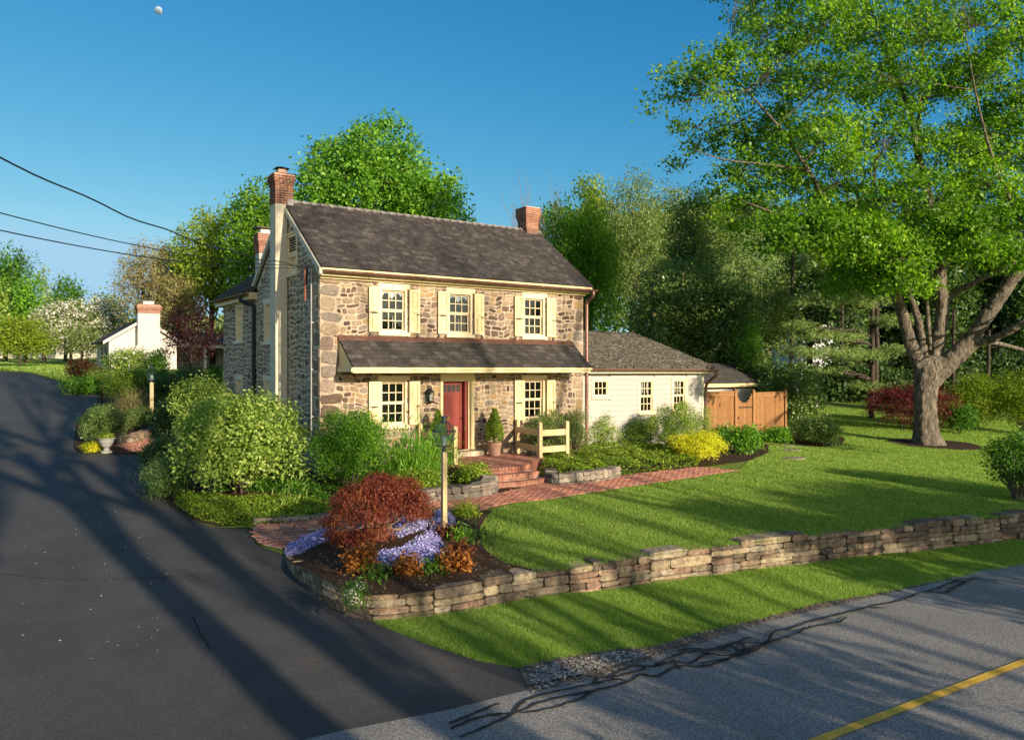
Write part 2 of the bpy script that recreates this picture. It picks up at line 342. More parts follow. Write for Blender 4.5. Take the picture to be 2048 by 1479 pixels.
M['bark']=plain('grey_brown_bark',(.19,.145,.105),.95,.1,var=.4,scale=9,bmp=1.0)
M['bark_dk']=plain('dark_bark',(.06,.048,.038),.95,.1,var=.3,scale=6,bmp=.8)
def maplebark():
    m,n,l,p=newmat('furrowed_bark'); tc=n.new('ShaderNodeTexCoord'); mp=n.new('ShaderNodeMapping'); mp.inputs['Scale'].default_value=(1,1,.22)
    l.new(tc.outputs['Object'],mp.inputs[0]); t=nz(n,l,10,7,.75,vec=mp.outputs[0],dist=.8); t2=nz(n,l,1.6,3)
    r=ramp(n,[(.38,(.035,.03,.025)),(.5,(.14,.12,.095)),(.66,(.32,.285,.23))]); l.new(t.outputs[0],r.inputs[0])
    r2=ramp(n,[(.3,(.75,.75,.7)),(.7,(1.1,1.05,1.0))]); l.new(t2.outputs[0],r2.inputs[0])
    l.new(mix(n,l,r.outputs[0],r2.outputs[0],1.0,'MULTIPLY'),p.inputs['Base Color']); p.inputs['Roughness'].default_value=.95
    l.new(bump(n,l,t.outputs[0],1.0,.09),p.inputs['Normal']); return m
M['mbark']=maplebark()
# ------------------------------------------------------------------ setting: ground, road, drive, lawn
rng=np.random.default_rng(7); random.seed(7)
def grid_ground():
    xs=np.concatenate([[-600,-400,-260,-180],np.arange(-130,-40,6),np.arange(-40,40,1.0),np.arange(40,130,6),[180,260,400,600]])
    ys=np.concatenate([[-400,-200,-100,-60,-40],np.arange(-30,60,1.0),np.arange(60,140,5),[160,200,280,400,600,900]])
    X,Y=np.meshgrid(xs,ys); Z=g_low(X,Y)-.03
    hi=np.maximum(0,(Y-90)/60); Z=Z+np.where(Y>90,hi*.9,0)
    under=np.zeros(X.shape,bool)
    n,m=X.shape; V=np.stack([X,Y,Z],-1).reshape(-1,3)
    Fc=[(i*m+j,i*m+j+1,(i+1)*m+j+1,(i+1)*m+j) for i in range(n-1) for j in range(m-1)]
    me=bpy.data.meshes.new('ground'); me.from_pydata(V.tolist(),[],Fc); me.polygons.foreach_set('use_smooth',[True]*len(Fc)); me.update()
    o=link('ground',me,M['fargrass']); o['kind']='structure'
grid_ground()
# wall line below the lawn
WALL_PX=[(572,1113),(584,1142),(612,1172),(650,1203),(690,1226),(738,1240),(790,1238),(900,1225),(1000,1206),(1100,1191),(1200,1180),(1330,1161),(1450,1147),(1590,1129),(1750,1110),(1900,1095),(2048,1078)]
WALL=[lo(x,y) for x,y in WALL_PX]; d=(WALL[-1][0]-WALL[-3][0],WALL[-1][1]-WALL[-3][1]); L_=math.hypot(*d)
WALL+= [(WALL[-1][0]+d[0]/L_*k,WALL[-1][1]+d[1]/L_*k) for k in (3,7,12)]
WALLS=smooth_line(WALL,5)
UPB=EDGE[:1]+[]  # outline of the upper sheet: drive edge backwards, far side, right side, wall
UPPER=[*smooth_line(EDGE[1:],3)][::1]
UPPER=UPPER+[(-38,62),(-30,80),(0,90),(60,90),(70,40),(WALLS[-1][0]+30,WALLS[-1][1]+14)]+WALLS[::-1]
lawn_base=drape('lawn',UPPER,g_up,0,.7,M['turf'])
# driveway
DR_R=[lo(*p) for p in [(740,1243),(800,1268),(860,1291),(960,1323),(1040,1336),(1065,1386)]]
dr=EDGE[::-1]+WALL[1:6]+DR_R
RE=lambda k:(k*.866+0, k*.5)    # along the road
rp=lambda u,k:(-.5*u+.866*k,.866*u+.5*k)
DRIVE=dr+[rp(8.3,-2),rp(8.7,-8),rp(9.2,-12),(-16,16),(-22,30),(-36,48),(-50,58)]
dro=drape('driveway',[tuple(p) for p in DRIVE],g_low,.012,.8,M['drive'])
# road
def roadedge(k): return 8.76+min(.54,max(0,.13*(k-6.5)))+.04*math.sin(k*.9)+.03*math.sin(k*2.7)
ks=[-40,-30,-24,-18]+[-14+i*.7 for i in range(68)]+[36,42,50,60,80]
red=[rp(roadedge(k),k) for k in ks]+[rp(2.6,k) for k in ks[::-1]]
road=drape('road',red,g_low,.022,.6,M['road'])
def ribbon(pts,wd,z,mb,jit=0):
    P=[Vector((p[0],p[1],0)) for p in pts]; L=[]
    for i,p in enumerate(P):
        t=(P[min(i+1,len(P)-1)]-P[max(i-1,0)]).normalized(); nn=Vector((-t.y,t.x,0)); ww=wd*(1+random.uniform(-jit,jit))
        zz=z+float(g_low(p.x,p.y))
        L.append([(p+nn*ww/2)+Vector((0,0,zz)),(p-nn*ww/2)+Vector((0,0,zz))])
    for a,b in zip(L[:-1],L[1:]): mb.quad(a[0],a[1],b[1],b[0])
yl=MB()
ya=lo(1652,1479);yb=lo(2048,1327); dy=((yb[0]-ya[0]),(yb[1]-ya[1])); ll=math.hypot(*dy); dy=(dy[0]/ll,dy[1]/ll)
ribbon([(ya[0]+dy[0]*k*.5,ya[1]+dy[1]*k*.5) for k in range(-60,120)],.13,.034,yl,.06)
yl.build('centre_line',M['yellow'],road)
cr=MB()
z7=lambda x,y:(900+x/3.088,1000+y/3.088); z8=lambda x,y:(1400+x/2.554,900+y/2.554)
CR=[([(0,1390),(150,1330),(300,1270)],z7),([(0,1425),(200,1350),(420,1320),(560,1260),(800,1205),(900,1190)],z7),([(60,1479),(250,1400),(380,1340),(470,1250),(720,1180),(880,1150)],z7),
 ([(440,1330),(620,1300),(800,1240),(900,1190),(1020,1160),(1110,1130),(1180,1090),(1280,1100),(1400,1040),(1560,1040),(1700,1000),(1853,940)],z7),
 ([(470,1170),(680,1120),(820,1095),(960,1110),(1120,1040),(1260,1040),(1380,1010),(1480,1020),(1600,960),(1720,975),(1853,920)],z7),
 ([(880,1150),(930,1110),(1020,1105),(1120,1080),(1190,1060),(1200,1040)],z7),([(1090,1130),(1050,1120),(1000,1125),(900,1150)],z7),([(1380,1000),(1400,1040),(1420,1060)],z7),
 ([(1400,950),(1500,930),(1620,935),(1740,900),(1853,860)],z7),([(1730,900),(1780,940),(1853,935)],z7),
 ([(1260,1040),(1340,1000),(1440,960),(1560,940)],z7),
 ([(0,1105),(140,1080),(250,1050),(340,1000),(460,960),(560,920),(660,900),(720,885),(745,865)],z8),
 ([(0,1045),(110,1030),(200,990),(240,1030),(340,990),(380,940),(460,925),(560,890),(680,860),(800,830),(900,805),(1000,785),(1060,765),(1150,735),(1260,735),(1340,690),(1400,672)],z8),
 ([(820,825),(860,815),(950,820)],z8),([(1150,735),(1220,715),(1280,690),(1350,680),(1330,700),(1260,720)],z8),([(1200,735),(1280,742)],z8),([(1400,660),(1460,672),(1525,680)],z8),([(1280,690),(1330,672),(1420,665)],z8),
 ([(180,1010),(270,1000),(330,1005)],z8),([(0,1080),(60,1040),(160,1045)],z8)]
for ci_,(pts,zf) in enumerate(CR):
    q=[lo(*zf(*p)) for p in pts]; q=smooth_line(q,6); q=[(a+random.uniform(-.012,.012),b+random.uniform(-.012,.012)) for a,b in q]
    ribbon(q,.046,.033+.0013*ci_,cr,.35)
cr.build('crack_seal',M['seal'],road)
cr=MB()
for k_,pts in enumerate([[(0,1148),(120,1160),(270,1158),(420,1150),(600,1140),(730,1150)],[(385,1232),(398,1262),(412,1285),(420,1300)],[(120,960),(180,985),(240,1000)]]):
    q=smooth_line([lo(*p) for p in pts],8); q=[(a+random.uniform(-.01,.01),b+random.uniform(-.01,.01)) for a,b in q]; ribbon(q,.016,.019+.001*k_,cr,.6)
cr.build('surface_crack',plain('dark_crack',(.032,.031,.029),.9,.1,bmp=0),dro)
# patches of broken grit at the road edge
sh=[lo(*p) for p in [(1040,1338),(1120,1318),(1240,1300),(1300,1297),(1400,1268),(1520,1240),(1640,1208),(1760,1188),(1900,1160),(2048,1131)]]
sh2=[rp(roadedge(k)-.10,k) for k in (27,22,18,16,14,12,10,9,8,7,6,5)]
e_=sh[-1]; sh=sh+[(e_[0]+10,e_[1]+5.5)]
drape('gravel_shoulder',sh+sh2[:]+[lo(1062,1388)],g_low,.016,.5,plain('roadside_grit_soil',(.25,.20,.145),.95,.1,var=.55,scale=26,bmp=.8))
ISLAND_PX=[up(*p) for p in [(600,1120),(700,1105),(860,1130),(960,1090),(990,1040),(1000,1110),(1040,1145),(900,1185),(760,1200),(660,1170)]]
M['litter']=islands('dry_litter',[(.30,.20,.11),(.20,.13,.07),(.40,.30,.16)],.3,20)
def speckles(name,poly,n,s0,s1,mat,g,dz,kind='stuff',label=None,flat=.4):
    P=np.array(poly); mn=P.min(0);mx=P.max(0); pts=[]
    while sum(map(len,pts))<n:
        q=rng.uniform(mn,mx,(n*2,2)); pts.append(q[inpoly(q[:,0],q[:,1],poly)])
    q=np.concatenate(pts)[:n]; s=rng.uniform(s0,s1,n); z=g(q[:,0],q[:,1])+dz; a=rng.uniform(0,6.28,n)
    V=[]
    for k in range(4):
        V.append(np.stack([q[:,0]+s*np.cos(a+k*1.57)*rng.uniform(.7,1.1,n),q[:,1]+s*np.sin(a+k*1.57)*rng.uniform(.7,1.1,n),z+(s*flat*rng.uniform(0,1,n))],-1))
    o=npmesh(name,np.stack(V,1),4,mat); tag(o,label,None,None,kind); return o
speckles('gravel',sh+sh2+[lo(1062,1388)],5200,.008,.03,M['gravel'],g_low,.022,flat=.8)
speckles('loose_gravel',[lo(*p) for p in [(1050,1345),(1130,1322),(1250,1305),(1300,1315),(1180,1345),(1075,1385)]],900,.010,.028,islands('pale_grit',[(.5,.47,.42),(.38,.36,.33)],.3,22,.95),g_low,.03,flat=.6)
speckles('fallen_leaves',[up(*p) for p in [(990,1030),(1480,945),(1540,915),(1700,890),(2048,930),(2048,1010),(1300,1090),(1060,1130)]],260,.012,.03,M['litter'],g_up,.05,flat=1)
speckles('fallen_twigs',ISLAND_PX,700,.006,.022,M['litter'],g_up,.09,flat=1)
speckles('fallen_petals',[lo(*p) for p in [(20,950),(300,980),(420,1180),(300,1400),(40,1300)]],130,.006,.022,M['petal'],g_low,.02)
# mulch beds
ISL=WALLS[:5*12+1]
lawnL=[up(*p) for p in [(1062,1141),(1010,1128),(975,1106),(960,1085),(958,1062),(970,1040),(985,1022)]]
isl_top=[up(*p) for p in [(904,1022),(850,1034),(760,1050),(660,1076),(600,1088),(575,1100)]]
wl=[]
for i in range(0,46):
    d_=Vector(WALLS[i+1])-Vector(WALLS[max(0,i-1)]); d_.normalize(); wl.append((WALLS[i][0]+d_.y*.03,WALLS[i][1]-d_.x*.03))
ISLAND=lawnL+isl_top+[p for p in wl if p[0]<lawnL[0][0]]
def g_isl(x,y):
    return g_up(x,y)+.10*sm(dist_poly(x,y,np.array(ISLAND+[ISLAND[0]]))/1.2)
drape('mulch_bed',ISLAND,g_isl,.03,.3,M['mulch'],amp=.008)
HB_L=[up(520,1046)]+smooth_line(EDGE[4:11],3)+[up(330,885)]
O=Vector((-5.24,21.83)); SV=Vector((.82615,.56345)); TV=Vector((-.56345,.82615)); RZ=math.atan2(.56345,.82615)
def H(s,t): p=O+SV*s+TV*t; return (p.x,p.y)
def unH(x,y): q=Vector((x,y))-O; return q.dot(SV),q.dot(TV)
def FS(px,py,t=0):
    q=(px-1024)/F; X=O.x+TV.x*t; Y=O.y+TV.y*t; s=(q*Y-X)/(SV.x-q*SV.y); D=Y+SV.y*s; return s,zpx(py,D),D
BED2=[up(*p) for p in [(700,1036),(760,1028),(820,1014),(870,1004),(985,990),(1092,967),(1160,966),(1239,953),(1393,936),(1440,930),(1500,922),(1536,906),(1536,890)]]
bedH=[up(*p) for p in [(520,1046),(600,1042),(660,1038)]]+BED2+[H(17.5,.6),H(15.7,.9),H(9.3,.6),H(9.2,.2),H(.1,.2),H(-.2,9.8),H(-3,9.0)]+HB_L[::-1][:-1]
drape('mulch_bed',bedH,g_up,.022,.45,M['mulch'],amp=.006)
def ellipse(c,rx,ry,n=28,a0=0):
    return [(c[0]+rx*math.cos(2*math.pi*k/n+a0)*(1+.05*math.sin(3*2*math.pi*k/n)),c[1]+ry*math.sin(2*math.pi*k/n+a0)) for k in range(n)]
TREE=up(1858,888)
drape('mulch_bed',ellipse((TREE[0]+.2,TREE[1]-.1),1.75,1.7),g_up,.02,.3,M['mulch'],amp=.008)
BED4=[up(*p) for p in [(1500,884),(1530,892),(1590,890),(1640,894),(1682,890),(1690,878),(1660,866),(1590,862),(1530,862)]]
drape('mulch_bed',BED4,g_up,.024,.4,M['mulch'],amp=.006)
BEDL=smooth_line(EDGE[10:19],3)+[up(*p) for p in [(140,742),(200,735),(330,745),(400,780),(345,850),(330,885)]]
drape('mulch_bed',BEDL,g_up,.026,.6,M['mulch'],amp=.008)
# brick walk: mortar sheet, then real bricks
WALKF=[up(*p) for p in [(520,1047),(600,1043),(660,1039),(700,1035),(800,1020),(860,1008),(985,991),(1092,967),(1160,966),(1239,953.5),(1393,936),(1477,943)]]
WALKN=[up(*p) for p in [(1260,975),(1190,986),(1102,1000),(1027,1008),(983,1017),(960,1024),(904,1023),(850,1034),(760,1050),(660,1076),(600,1088),(562,1101),(525,1093),(506,1077),(506,1059)]]
WALKP=WALKF+WALKN
walk=drape('brick_walk',WALKP,g_up,.034,.4,M['pavemortar'])
def pave(mb,poly,org,ang,zf,dz,bl=.21,bw=.104,gap=.015,arcs=None,h=.012):
    """running-bond bricks inside poly; arcs=(centre,rmax) lays rings round a centre there instead"""
    P=np.array(poly); R_=max(np.hypot(*(P-np.array(org)).T))+.5; c,s=math.cos(ang),math.sin(ang)
    def put(cx,cy,a,l,w_):
        if not inpoly(np.array([cx]),np.array([cy]),poly)[0]: return
        ca,sa=math.cos(a),math.sin(a); q=[(cx+dx*ca-dy*sa,cy+dx*sa+dy*ca) for dx,dy in ((-l/2,-w_/2),(l/2,-w_/2),(l/2,w_/2),(-l/2,w_/2))]
        z=zf(cx,cy)+dz+random.uniform(0,.004); e=.006
        q2=[(cx+(a_-cx)*(1-e/l*2),cy+(b_-cy)*(1-e/w_*2)) for a_,b_ in q]
        mb.add([(a_,b_,z-.004) for a_,b_ in q]+[(a_,b_,z+h) for a_,b_ in q2],[(4,5,6,7),(0,1,5,4),(1,2,6,5),(2,3,7,6),(3,0,4,7)])
    if arcs:
        (ax,ay),rm=arcs; r=bw
        while r<rm:
            n=max(4,int(2*math.pi*r/bl))
            for k in range(n):
                a=2*math.pi*(k+random.random()*.05+ (.5 if int(r/bw)%2 else 0))/n; put(ax+r*math.cos(a),ay+r*math.sin(a),a+math.pi/2,2*math.pi*r/n-gap,bw-gap)
            r+=bw
    j=-int(R_/bw)
    while j*bw<R_:
        i=-int(R_/bl)
        while i*bl<R_:
            x=(i+(.5 if j%2 else 0))*bl; y=j*bw; X=org[0]+x*c-y*s; Y=org[1]+x*s+y*c
            if not arcs or math.hypot(X-arcs[0][0],Y-arcs[0][1])>arcs[1]: put(X,Y,ang,bl-gap,bw-gap)
            i+=1
        j+=1
gu1=lambda x,y: float(g_up(x,y))
bk=MB()
land=up(640,1075); 
half=[p for p in WALKP]
mid=up(800,1030)
PL=[p for p in WALKP if p[0]<=mid[0]+.3]
iF=4; iN=len(WALKF)+8
polyL=WALKF[:6]+WALKN[7:]; polyR=WALKF[5:]+WALKN[:8]
pave(bk,polyL,land,math.atan2(.5,.86),gu1,.036,arcs=(up(620,1062),1.15))
pave(bk,polyR,WALKF[8],math.atan2(.5,.86)+.0,gu1,.036,arcs=(up(1015,952),2.35))
bk.build('bricks',M['pavebrick'],walk)
bk=MB()
WL=[up(*p) for p in [(232,893),(262,903),(290,908),(300,896),(318,884),(300,878)]]
wk2=drape('brick_walk',WL,g_up,.034,.4,M['pavemortar']); pave(bk,WL,WL[0],.5,gu1,.036); bk.build('bricks',M['pavebrick'],wk2)
# stepping stones in the grass
for k,(x,y) in enumerate([(1587,917),(1583,901),(1573,893)]):
    p=up(x,y); m_=MB(p+(gu1(*p),)); q=[(a,b,gu1(*p)) for a,b in ellipse(p,.42-.06*k,.34-.05*k,11,k)]; m_.prism(q,(0,0,.035)); o=m_.build('stepping_stone',M['greystone']); o.location=p+(gu1(*p),)
    tag(o,['nearest and largest flat grey stepping stone set in the lawn','middle of three flat stepping stones in the lawn','farthest and smallest stepping stone in the lawn toward the fence'][k],'stepping stone','stepping stones sunk in the lawn')

# ------------------------------------------------------------------ stones
def guillotine(a0,a1,b0,b1,wr,hr,out,rg):
    w_,h_=a1-a0,b1-b0
    if h_>hr[1] or (h_>hr[0]*2.2 and w_<=wr[1] and rg.random()<.5):
        f=rg.uniform(.35,.65); 
        if w_>wr[1]*2.5 and rg.random()<.5:
            m_=a0+w_*rg.uniform(.35,.65); guillotine(a0,m_,b0,b1,wr,hr,out,rg); guillotine(m_,a1,b0,b1,wr,hr,out,rg); return
        m_=b0+h_*f; guillotine(a0,a1,b0,m_,wr,hr,out,rg); guillotine(a0,a1,m_,b1,wr,hr,out,rg); return
    if w_>wr[1] or (w_>wr[0]*2.4 and rg.random()<.4):
        m_=a0+w_*rg.uniform(.3,.7); guillotine(a0,m_,b0,b1,wr,hr,out,rg); guillotine(m_,a1,b0,b1,wr,hr,out,rg); return
    out.append((a0,a1,b0,b1))
def stone(mb,m,a0,a1,b0,b1,gap,relief,depth,rg,n=10,pw=4.0,wob=None,bev=.3,jit=0):
    ca,cb=(a0+a1)/2,(b0+b1)/2; ra,rb=(a1-a0)/2-gap*rg.uniform(.5,1.3),(b1-b0)/2-gap*rg.uniform(.5,1.3)
    if ra<.015 or rb<.015: return
    rot=rg.uniform(-.10,.10)*(.3 if jit else 1); h=relief*rg.uniform(.4,1); ph=rg.uniform(0,.6); tl=rg.uniform(-.25,.25); tm=rg.uniform(-.25,.25)
    R0=[];
    for k in range(n):
        t=2*math.pi*(k+ph)/n; c,s=math.cos(t),math.sin(t); e=(abs(c)**pw+abs(s)**pw)**(-1/pw)*(rg.uniform(1-jit,1.0) if jit else rg.uniform(.86,1.04))
        x,y=c*e*ra,s*e*rb; x,y=x*math.cos(rot)-y*math.sin(rot),x*math.sin(rot)+y*math.cos(rot); R0.append((x,y))
    bv=bev*min(ra,rb)
    R1=[(x*(1-bv/max(ra,1e-3)*.8),y*(1-bv/max(rb,1e-3)*.8)) for x,y in R0]
    W=(lambda a,b:(a,b)) if wob is None else wob
    P=[]
    for x,y in R0: a,b=W(ca+x,cb+y); P.append(m(a,b,-depth))
    for x,y in R0: a,b=W(ca+x,cb+y); P.append(m(a,b,h*.25))
    for x,y in R1: a,b=W(ca+x,cb+y); P.append(m(a,b,h*(1+tl*x/ra+tm*y/rb)))
    mb.add(P,[(i+j*n,(i+1)%n+j*n,(i+1)%n+(j+1)*n,i+(j+1)*n) for j in range(2) for i in range(n)]+[tuple(range(2*n,3*n))])
def wobf(a,b): return a+.02*math.sin(b*7+a*2.1)+.012*math.sin(b*17),b+.03*math.sin(a*5+b*1.3)+.015*math.sin(a*13+b*4)
def rubble(mb,m,a0,a1,b0,b1,openings,wr,hr,gap,relief,rg,inside=None,depth=.02,wob=wobf,quoin=None,n=10,pw=3.6):
    out=[]; guillotine(a0,a1,b0,b1,wr,hr,out,rg)
    for r in out:
        x0,x1,y0,y1=r; ok=True
        for (o0,o1,p0,p1) in openings:
            if x1>o0 and x0<o1 and y1>p0 and y0<p1:
                L=[o0-x0,x1-o1,p0-y0,y1-p1]; k=max(range(4),key=lambda i:L[i])
                if L[k]<.06: ok=False; break
                if k==0:x1=o0
                elif k==1:x0=o1
                elif k==2:y1=p0
                else:y0=p1
        if not ok: continue
        if quoin and x0<quoin: 
            if x1<quoin: continue
            x0=quoin
        if inside and not inside((x0+x1)/2,(y0+y1)/2): continue
        stone(mb,m,x0,x1,y0,y1,gap,relief,depth,rg,n=n,pw=pw,wob=wob)
def wallface(mb,m,outline,openings,d=0):
    co=[Vector(p) for p in outline]; ed=[(i,(i+1)%len(outline)) for i in range(len(outline))]
    for (o0,o1,p0,p1) in openings:
        b=len(co); co+=[Vector(p) for p in ((o0,p0),(o1,p0),(o1,p1),(o0,p1))]; ed+=[(b,b+1),(b+1,b+2),(b+2,b+3),(b+3,b)]
    r=delaunay_2d_cdt(co,ed,[],0,1e-5)
    V=[m(v.x,v.y,d) for v in r[0]]; fs=[]
    P=np.array(outline)
    for f in r[2]:
        cx=sum(r[0][i].x for i in f)/len(f); cy=sum(r[0][i].y for i in f)/len(f)
        if not inpoly(np.array([cx]),np.array([cy]),outline)[0]: continue
        if any(o0<cx<o1 and p0<cy<p1 for o0,o1,p0,p1 in openings): continue
        fs.append(tuple(f))
    mb.add(V,fs)
def multi(name,parts,parent=None,off=(0,0,0),label=None):
    mb=MB(off); idx=[]
    for k,(b,mt) in enumerate(parts): idx+=[k]*len(b.f); mb.add(b.v,b.f)
    o=mb.build(name,None,parent,label=label)
    for _,mt in parts: o.data.materials.append(mt)
    o.data.polygons.foreach_set('material_index',idx); return o

# ------------------------------------------------------------------ dry stone walls
def drywall(name,label,line,g0,g1,hofs,mat,wr,hr,thick,group=None,cap=True,seed=3,relief=.05,lean=.06):
    rg=random.Random(seed); P=[Vector((p[0],p[1])) for p in line]; cum=[0]
    for a,b in zip(P[:-1],P[1:]): cum.append(cum[-1]+(b-a).length)
    L=cum[-1]
    def loc(u):
        u=min(max(u,0),L-1e-4); i=0
        while cum[i+1]<u: i+=1
        t=(P[i+1]-P[i]); k=(u-cum[i])/t.length; p=P[i]+t*k
        t0=(P[i]-P[i-1]).normalized() if i>0 else t.normalized(); t1=(P[i+2]-P[i+1]).normalized() if i+2<len(P) else t.normalized(); tn=t.normalized()
        d=(t0*(1-k)*.5+t1*k*.5+tn*.5).normalized(); return p,Vector((d.y,-d.x))
    tb={}
    def h0(u):
        k=round(u,1)
        if k not in tb: p,_=loc(k); tb[k]=(float(g0(p.x,p.y)),float(g1(p.x-_.x*thick,p.y-_.y*thick)))
        return tb[k]
    org=P[len(P)//2]; oz=h0(L/2)[0]
    def m(u,v,d):
        p,nn=loc(u); zb,zt=h0(u); H_=zt-zb+hofs; z=zb-.06+(v)*(H_+.06); q=p+nn*(d-lean*v*1.0); return (q.x,q.y,z)
    mb=MB(); core=MB(); u=0
    while u<L-.05:
        zb,zt=h0(u); H_=zt-zb+hofs+.06; seg=min(L-u,rg.uniform(.7,2.2))
        out=[]; guillotine(u,u+seg,0,H_,wr,hr,out,rg)
        for a0,a1,b0,b1 in out:
            top=b1>H_-.01
            stone(mb,m,a0-.004,a1+.004,b0/H_,(b1/H_)*(1+ (rg.uniform(-.07,.045) if top else 0)),0,relief,thick*(rg.uniform(.75,1.1) if top else .35),rg,n=14,pw=9,bev=.10,jit=.035)
        u+=seg
    us=[L*i/60 for i in range(61)]
    for a,b in zip(us[:-1],us[1:]):
        core.quad(m(a,.02,-.07),m(b,.02,-.07),m(b,.90,-.07),m(a,.90,-.07)); core.quad(m(a,.90,-.07),m(b,.90,-.07),m(b,.90,-thick*.9),m(a,.90,-thick*.9))
    off=(org.x,org.y,oz)
    o=multi(name,[(mb,mat),(core,M['stonecore'])],off=off); o.location=off; tag(o,label,'stone wall',group); return o
class _S: pass
# the gap of a stone is in the wall's own units, so courses are laid with zero gap and bevels do the joints
drywall('retaining_wall','long low dry stone wall of tan sandstone blocks holding up the front lawn above the roadside grass',WALLS,g_low,lambda x,y:g_up(x,y),.03,M['drystone'],(.22,.95),(.065,.21),.34,seed=12,relief=.085)
PW1=smooth_line([up(*p) for p in [(846,1011),(880,1006),(930,1001),(965,996),(990,989),(996,975)]],4)
PW2=smooth_line([up(*p) for p in [(1088,958),(1094,968),(1118,973),(1160,969),(1205,964),(1243,955)]],4)
drywall('planter_wall','grey stone planter wall left of the brick steps behind the lamp post',PW1,lambda x,y:g_up(x,y)+.02,lambda x,y:g_up(x,y)+.28,.05,M['greystone'],(.12,.44),(.07,.24),.3,'low grey stone planter walls by the steps',seed=5)
drywall('planter_wall','grey stone planter wall right of the brick steps with plants spilling over it',PW2,lambda x,y:g_up(x,y)+.02,lambda x,y:g_up(x,y)+.26,.05,M['greystone'],(.12,.44),(.07,.24),.3,'low grey stone planter walls by the steps',seed=8)
PW3=smooth_line([up(*p) for p in [(232,886),(262,889),(290,880),(318,870),(335,868)]],4)
drywall('planter_wall','small curved stone wall beside the grey urn at the driveway bed',PW3,g_up,lambda x,y:g_up(x,y)+.22,.06,M['drystone'],(.2,.5),(.12,.22),.3,'low stone edging by the driveway',seed=9)
PW4=smooth_line([up(*p) for p in [(505,1049),(560,1048),(620,1044),(670,1038)]],4)
drywall('stone_edging','row of half hidden edging stones between yellow green ground cover and brick landing',PW4,g_up,lambda x,y:g_up(x,y)+.06,.05,M['greystone'],(.15,.35),(.08,.14),.2,'low stone edging by the driveway',seed=19)
# ------------------------------------------------------------------ the stone house
HB=1.2; HZ=(0,0,HB)
house=thing('stone_house','two storey field stone house with cream shutters, a red door and a white sided wing','house',(O.x,O.y,HB),RZ)
fr=lambda a,b,d:(a,-d,b)            # front wall: a along the front, b height, d outward
gb=lambda a,b,d:(-d,a,b)            # gable wall: a depth, b height
wg=lambda a,b,d:(a,.5-d,b)          # front wall of the white wing
def mbox(mb,m,a0,a1,b0,b1,d0,d1):
    return mb.hull8([m(a0,b0,d0),m(a1,b0,d0),m(a1,b0,d1),m(a0,b0,d1),m(a0,b1,d0),m(a1,b1,d0),m(a1,b1,d1),m(a0,b1,d1)])
FW=[(1.78,2.62,5.18,6.45),(4.0,4.84,5.18,6.45),(6.77,7.61,5.18,6.45),(1.78,2.62,2.5,3.80),(6.77,7.61,2.5,3.80)]
DOOR=(3.82,4.70,1.68,3.78)
rg=random.Random(4)
wm=MB(HZ); ws=MB(HZ)
wallface(wm,fr,[(0,.9),(9.25,.9),(9.25,6.85),(0,6.85)],FW+[DOOR],d=0)
# big corner stones, then rubble
z=.95; k=0
qs=[]
while z<6.8:
    h=rg.uniform(.26,.44); w_=(.62,.42,.55)[k%3]*rg.uniform(.9,1.1); stone(ws,fr,-.004,w_,z,min(z+h,6.84),.012,.03,.02,rg,n=12,pw=8); qs.append((0,w_,z,z+h))
    w2=rg.uniform(.3,.5); stone(ws,fr,9.25-w2,9.254,z,min(z+h,6.84),.014,.03,.02,rg,n=12,pw=8); qs.append((9.25-w2,9.25,z,z+h)); z+=h;k+=1
rubble(ws,fr,0,9.25,.95,6.84,FW+[DOOR]+qs,(.12,.42),(.085,.25),.014,.022,rg,n=12,pw=4.4)
multi('front_wall',[(wm,M['mortar']),(ws,M['stone'])],house,HZ)
GO=[(1.80,2.50,6.95,8.02),(7.35,8.18,5.12,6.36),(4.06,4.9,5.0,6.25),(7.35,8.18,2.5,3.8),(4.06,4.9,2.5,3.8)]
gout=[(0,.9),(9.9,.9),(9.9,6.55),(5.7,6.6),(5.7,6.85),(2.85,9.05),(0,6.85)]
wm=MB(HZ); ws=MB(HZ); wallface(wm,gb,gout,GO)
z=.95;k=0; qs=[]
while z<6.8:
    h=rg.uniform(.26,.44); w_=(.3,.5)[k%2]; stone(ws,gb,-.004,w_,z,min(z+h,6.82),.014,.03,.02,rg,n=12,pw=8); qs.append((0,w_,z,z+h)); z+=h;k+=1
def ing(a,b): return inpoly(np.array([a]),np.array([b+.1]),gout)[0] and inpoly(np.array([a]),np.array([b+.18]),gout)[0]
rubble(ws,gb,0,9.9,.95,9.0,GO+qs,(.14,.48),(.09,.28),.012,.025,rg,inside=ing,n=9,pw=3.0)
multi('gable_wall',[(wm,M['mortar_s']),(ws,M['stone_s'])],house,HZ)
b=MB(HZ)   # far walls, plain
b.box(.3,9.0,5.4,5.7,.9,6.8); b.quad((9.24,0,.9),(9.24,5.7,.9),(9.24,5.7,6.85),(9.24,0,6.85)); b.add([(9.24,0,6.85),(9.24,5.7,6.85),(9.24,2.85,9.1)],[(0,1,2)])
b.quad((0,9.9,.9),(5.2,9.9,.9),(5.2,9.9,6.55),(0,9.9,6.55)); b.quad((5.2,5.7,.9),(5.2,9.9,.9),(5.2,9.9,6.55),(5.2,5.7,6.55)); b.add([(0,9.9,6.55),(5.2,9.9,6.55),(2.6,9.9,8.5)],[(0,1,2)])
b.build('rear_wall',M['mortar_s'],house)

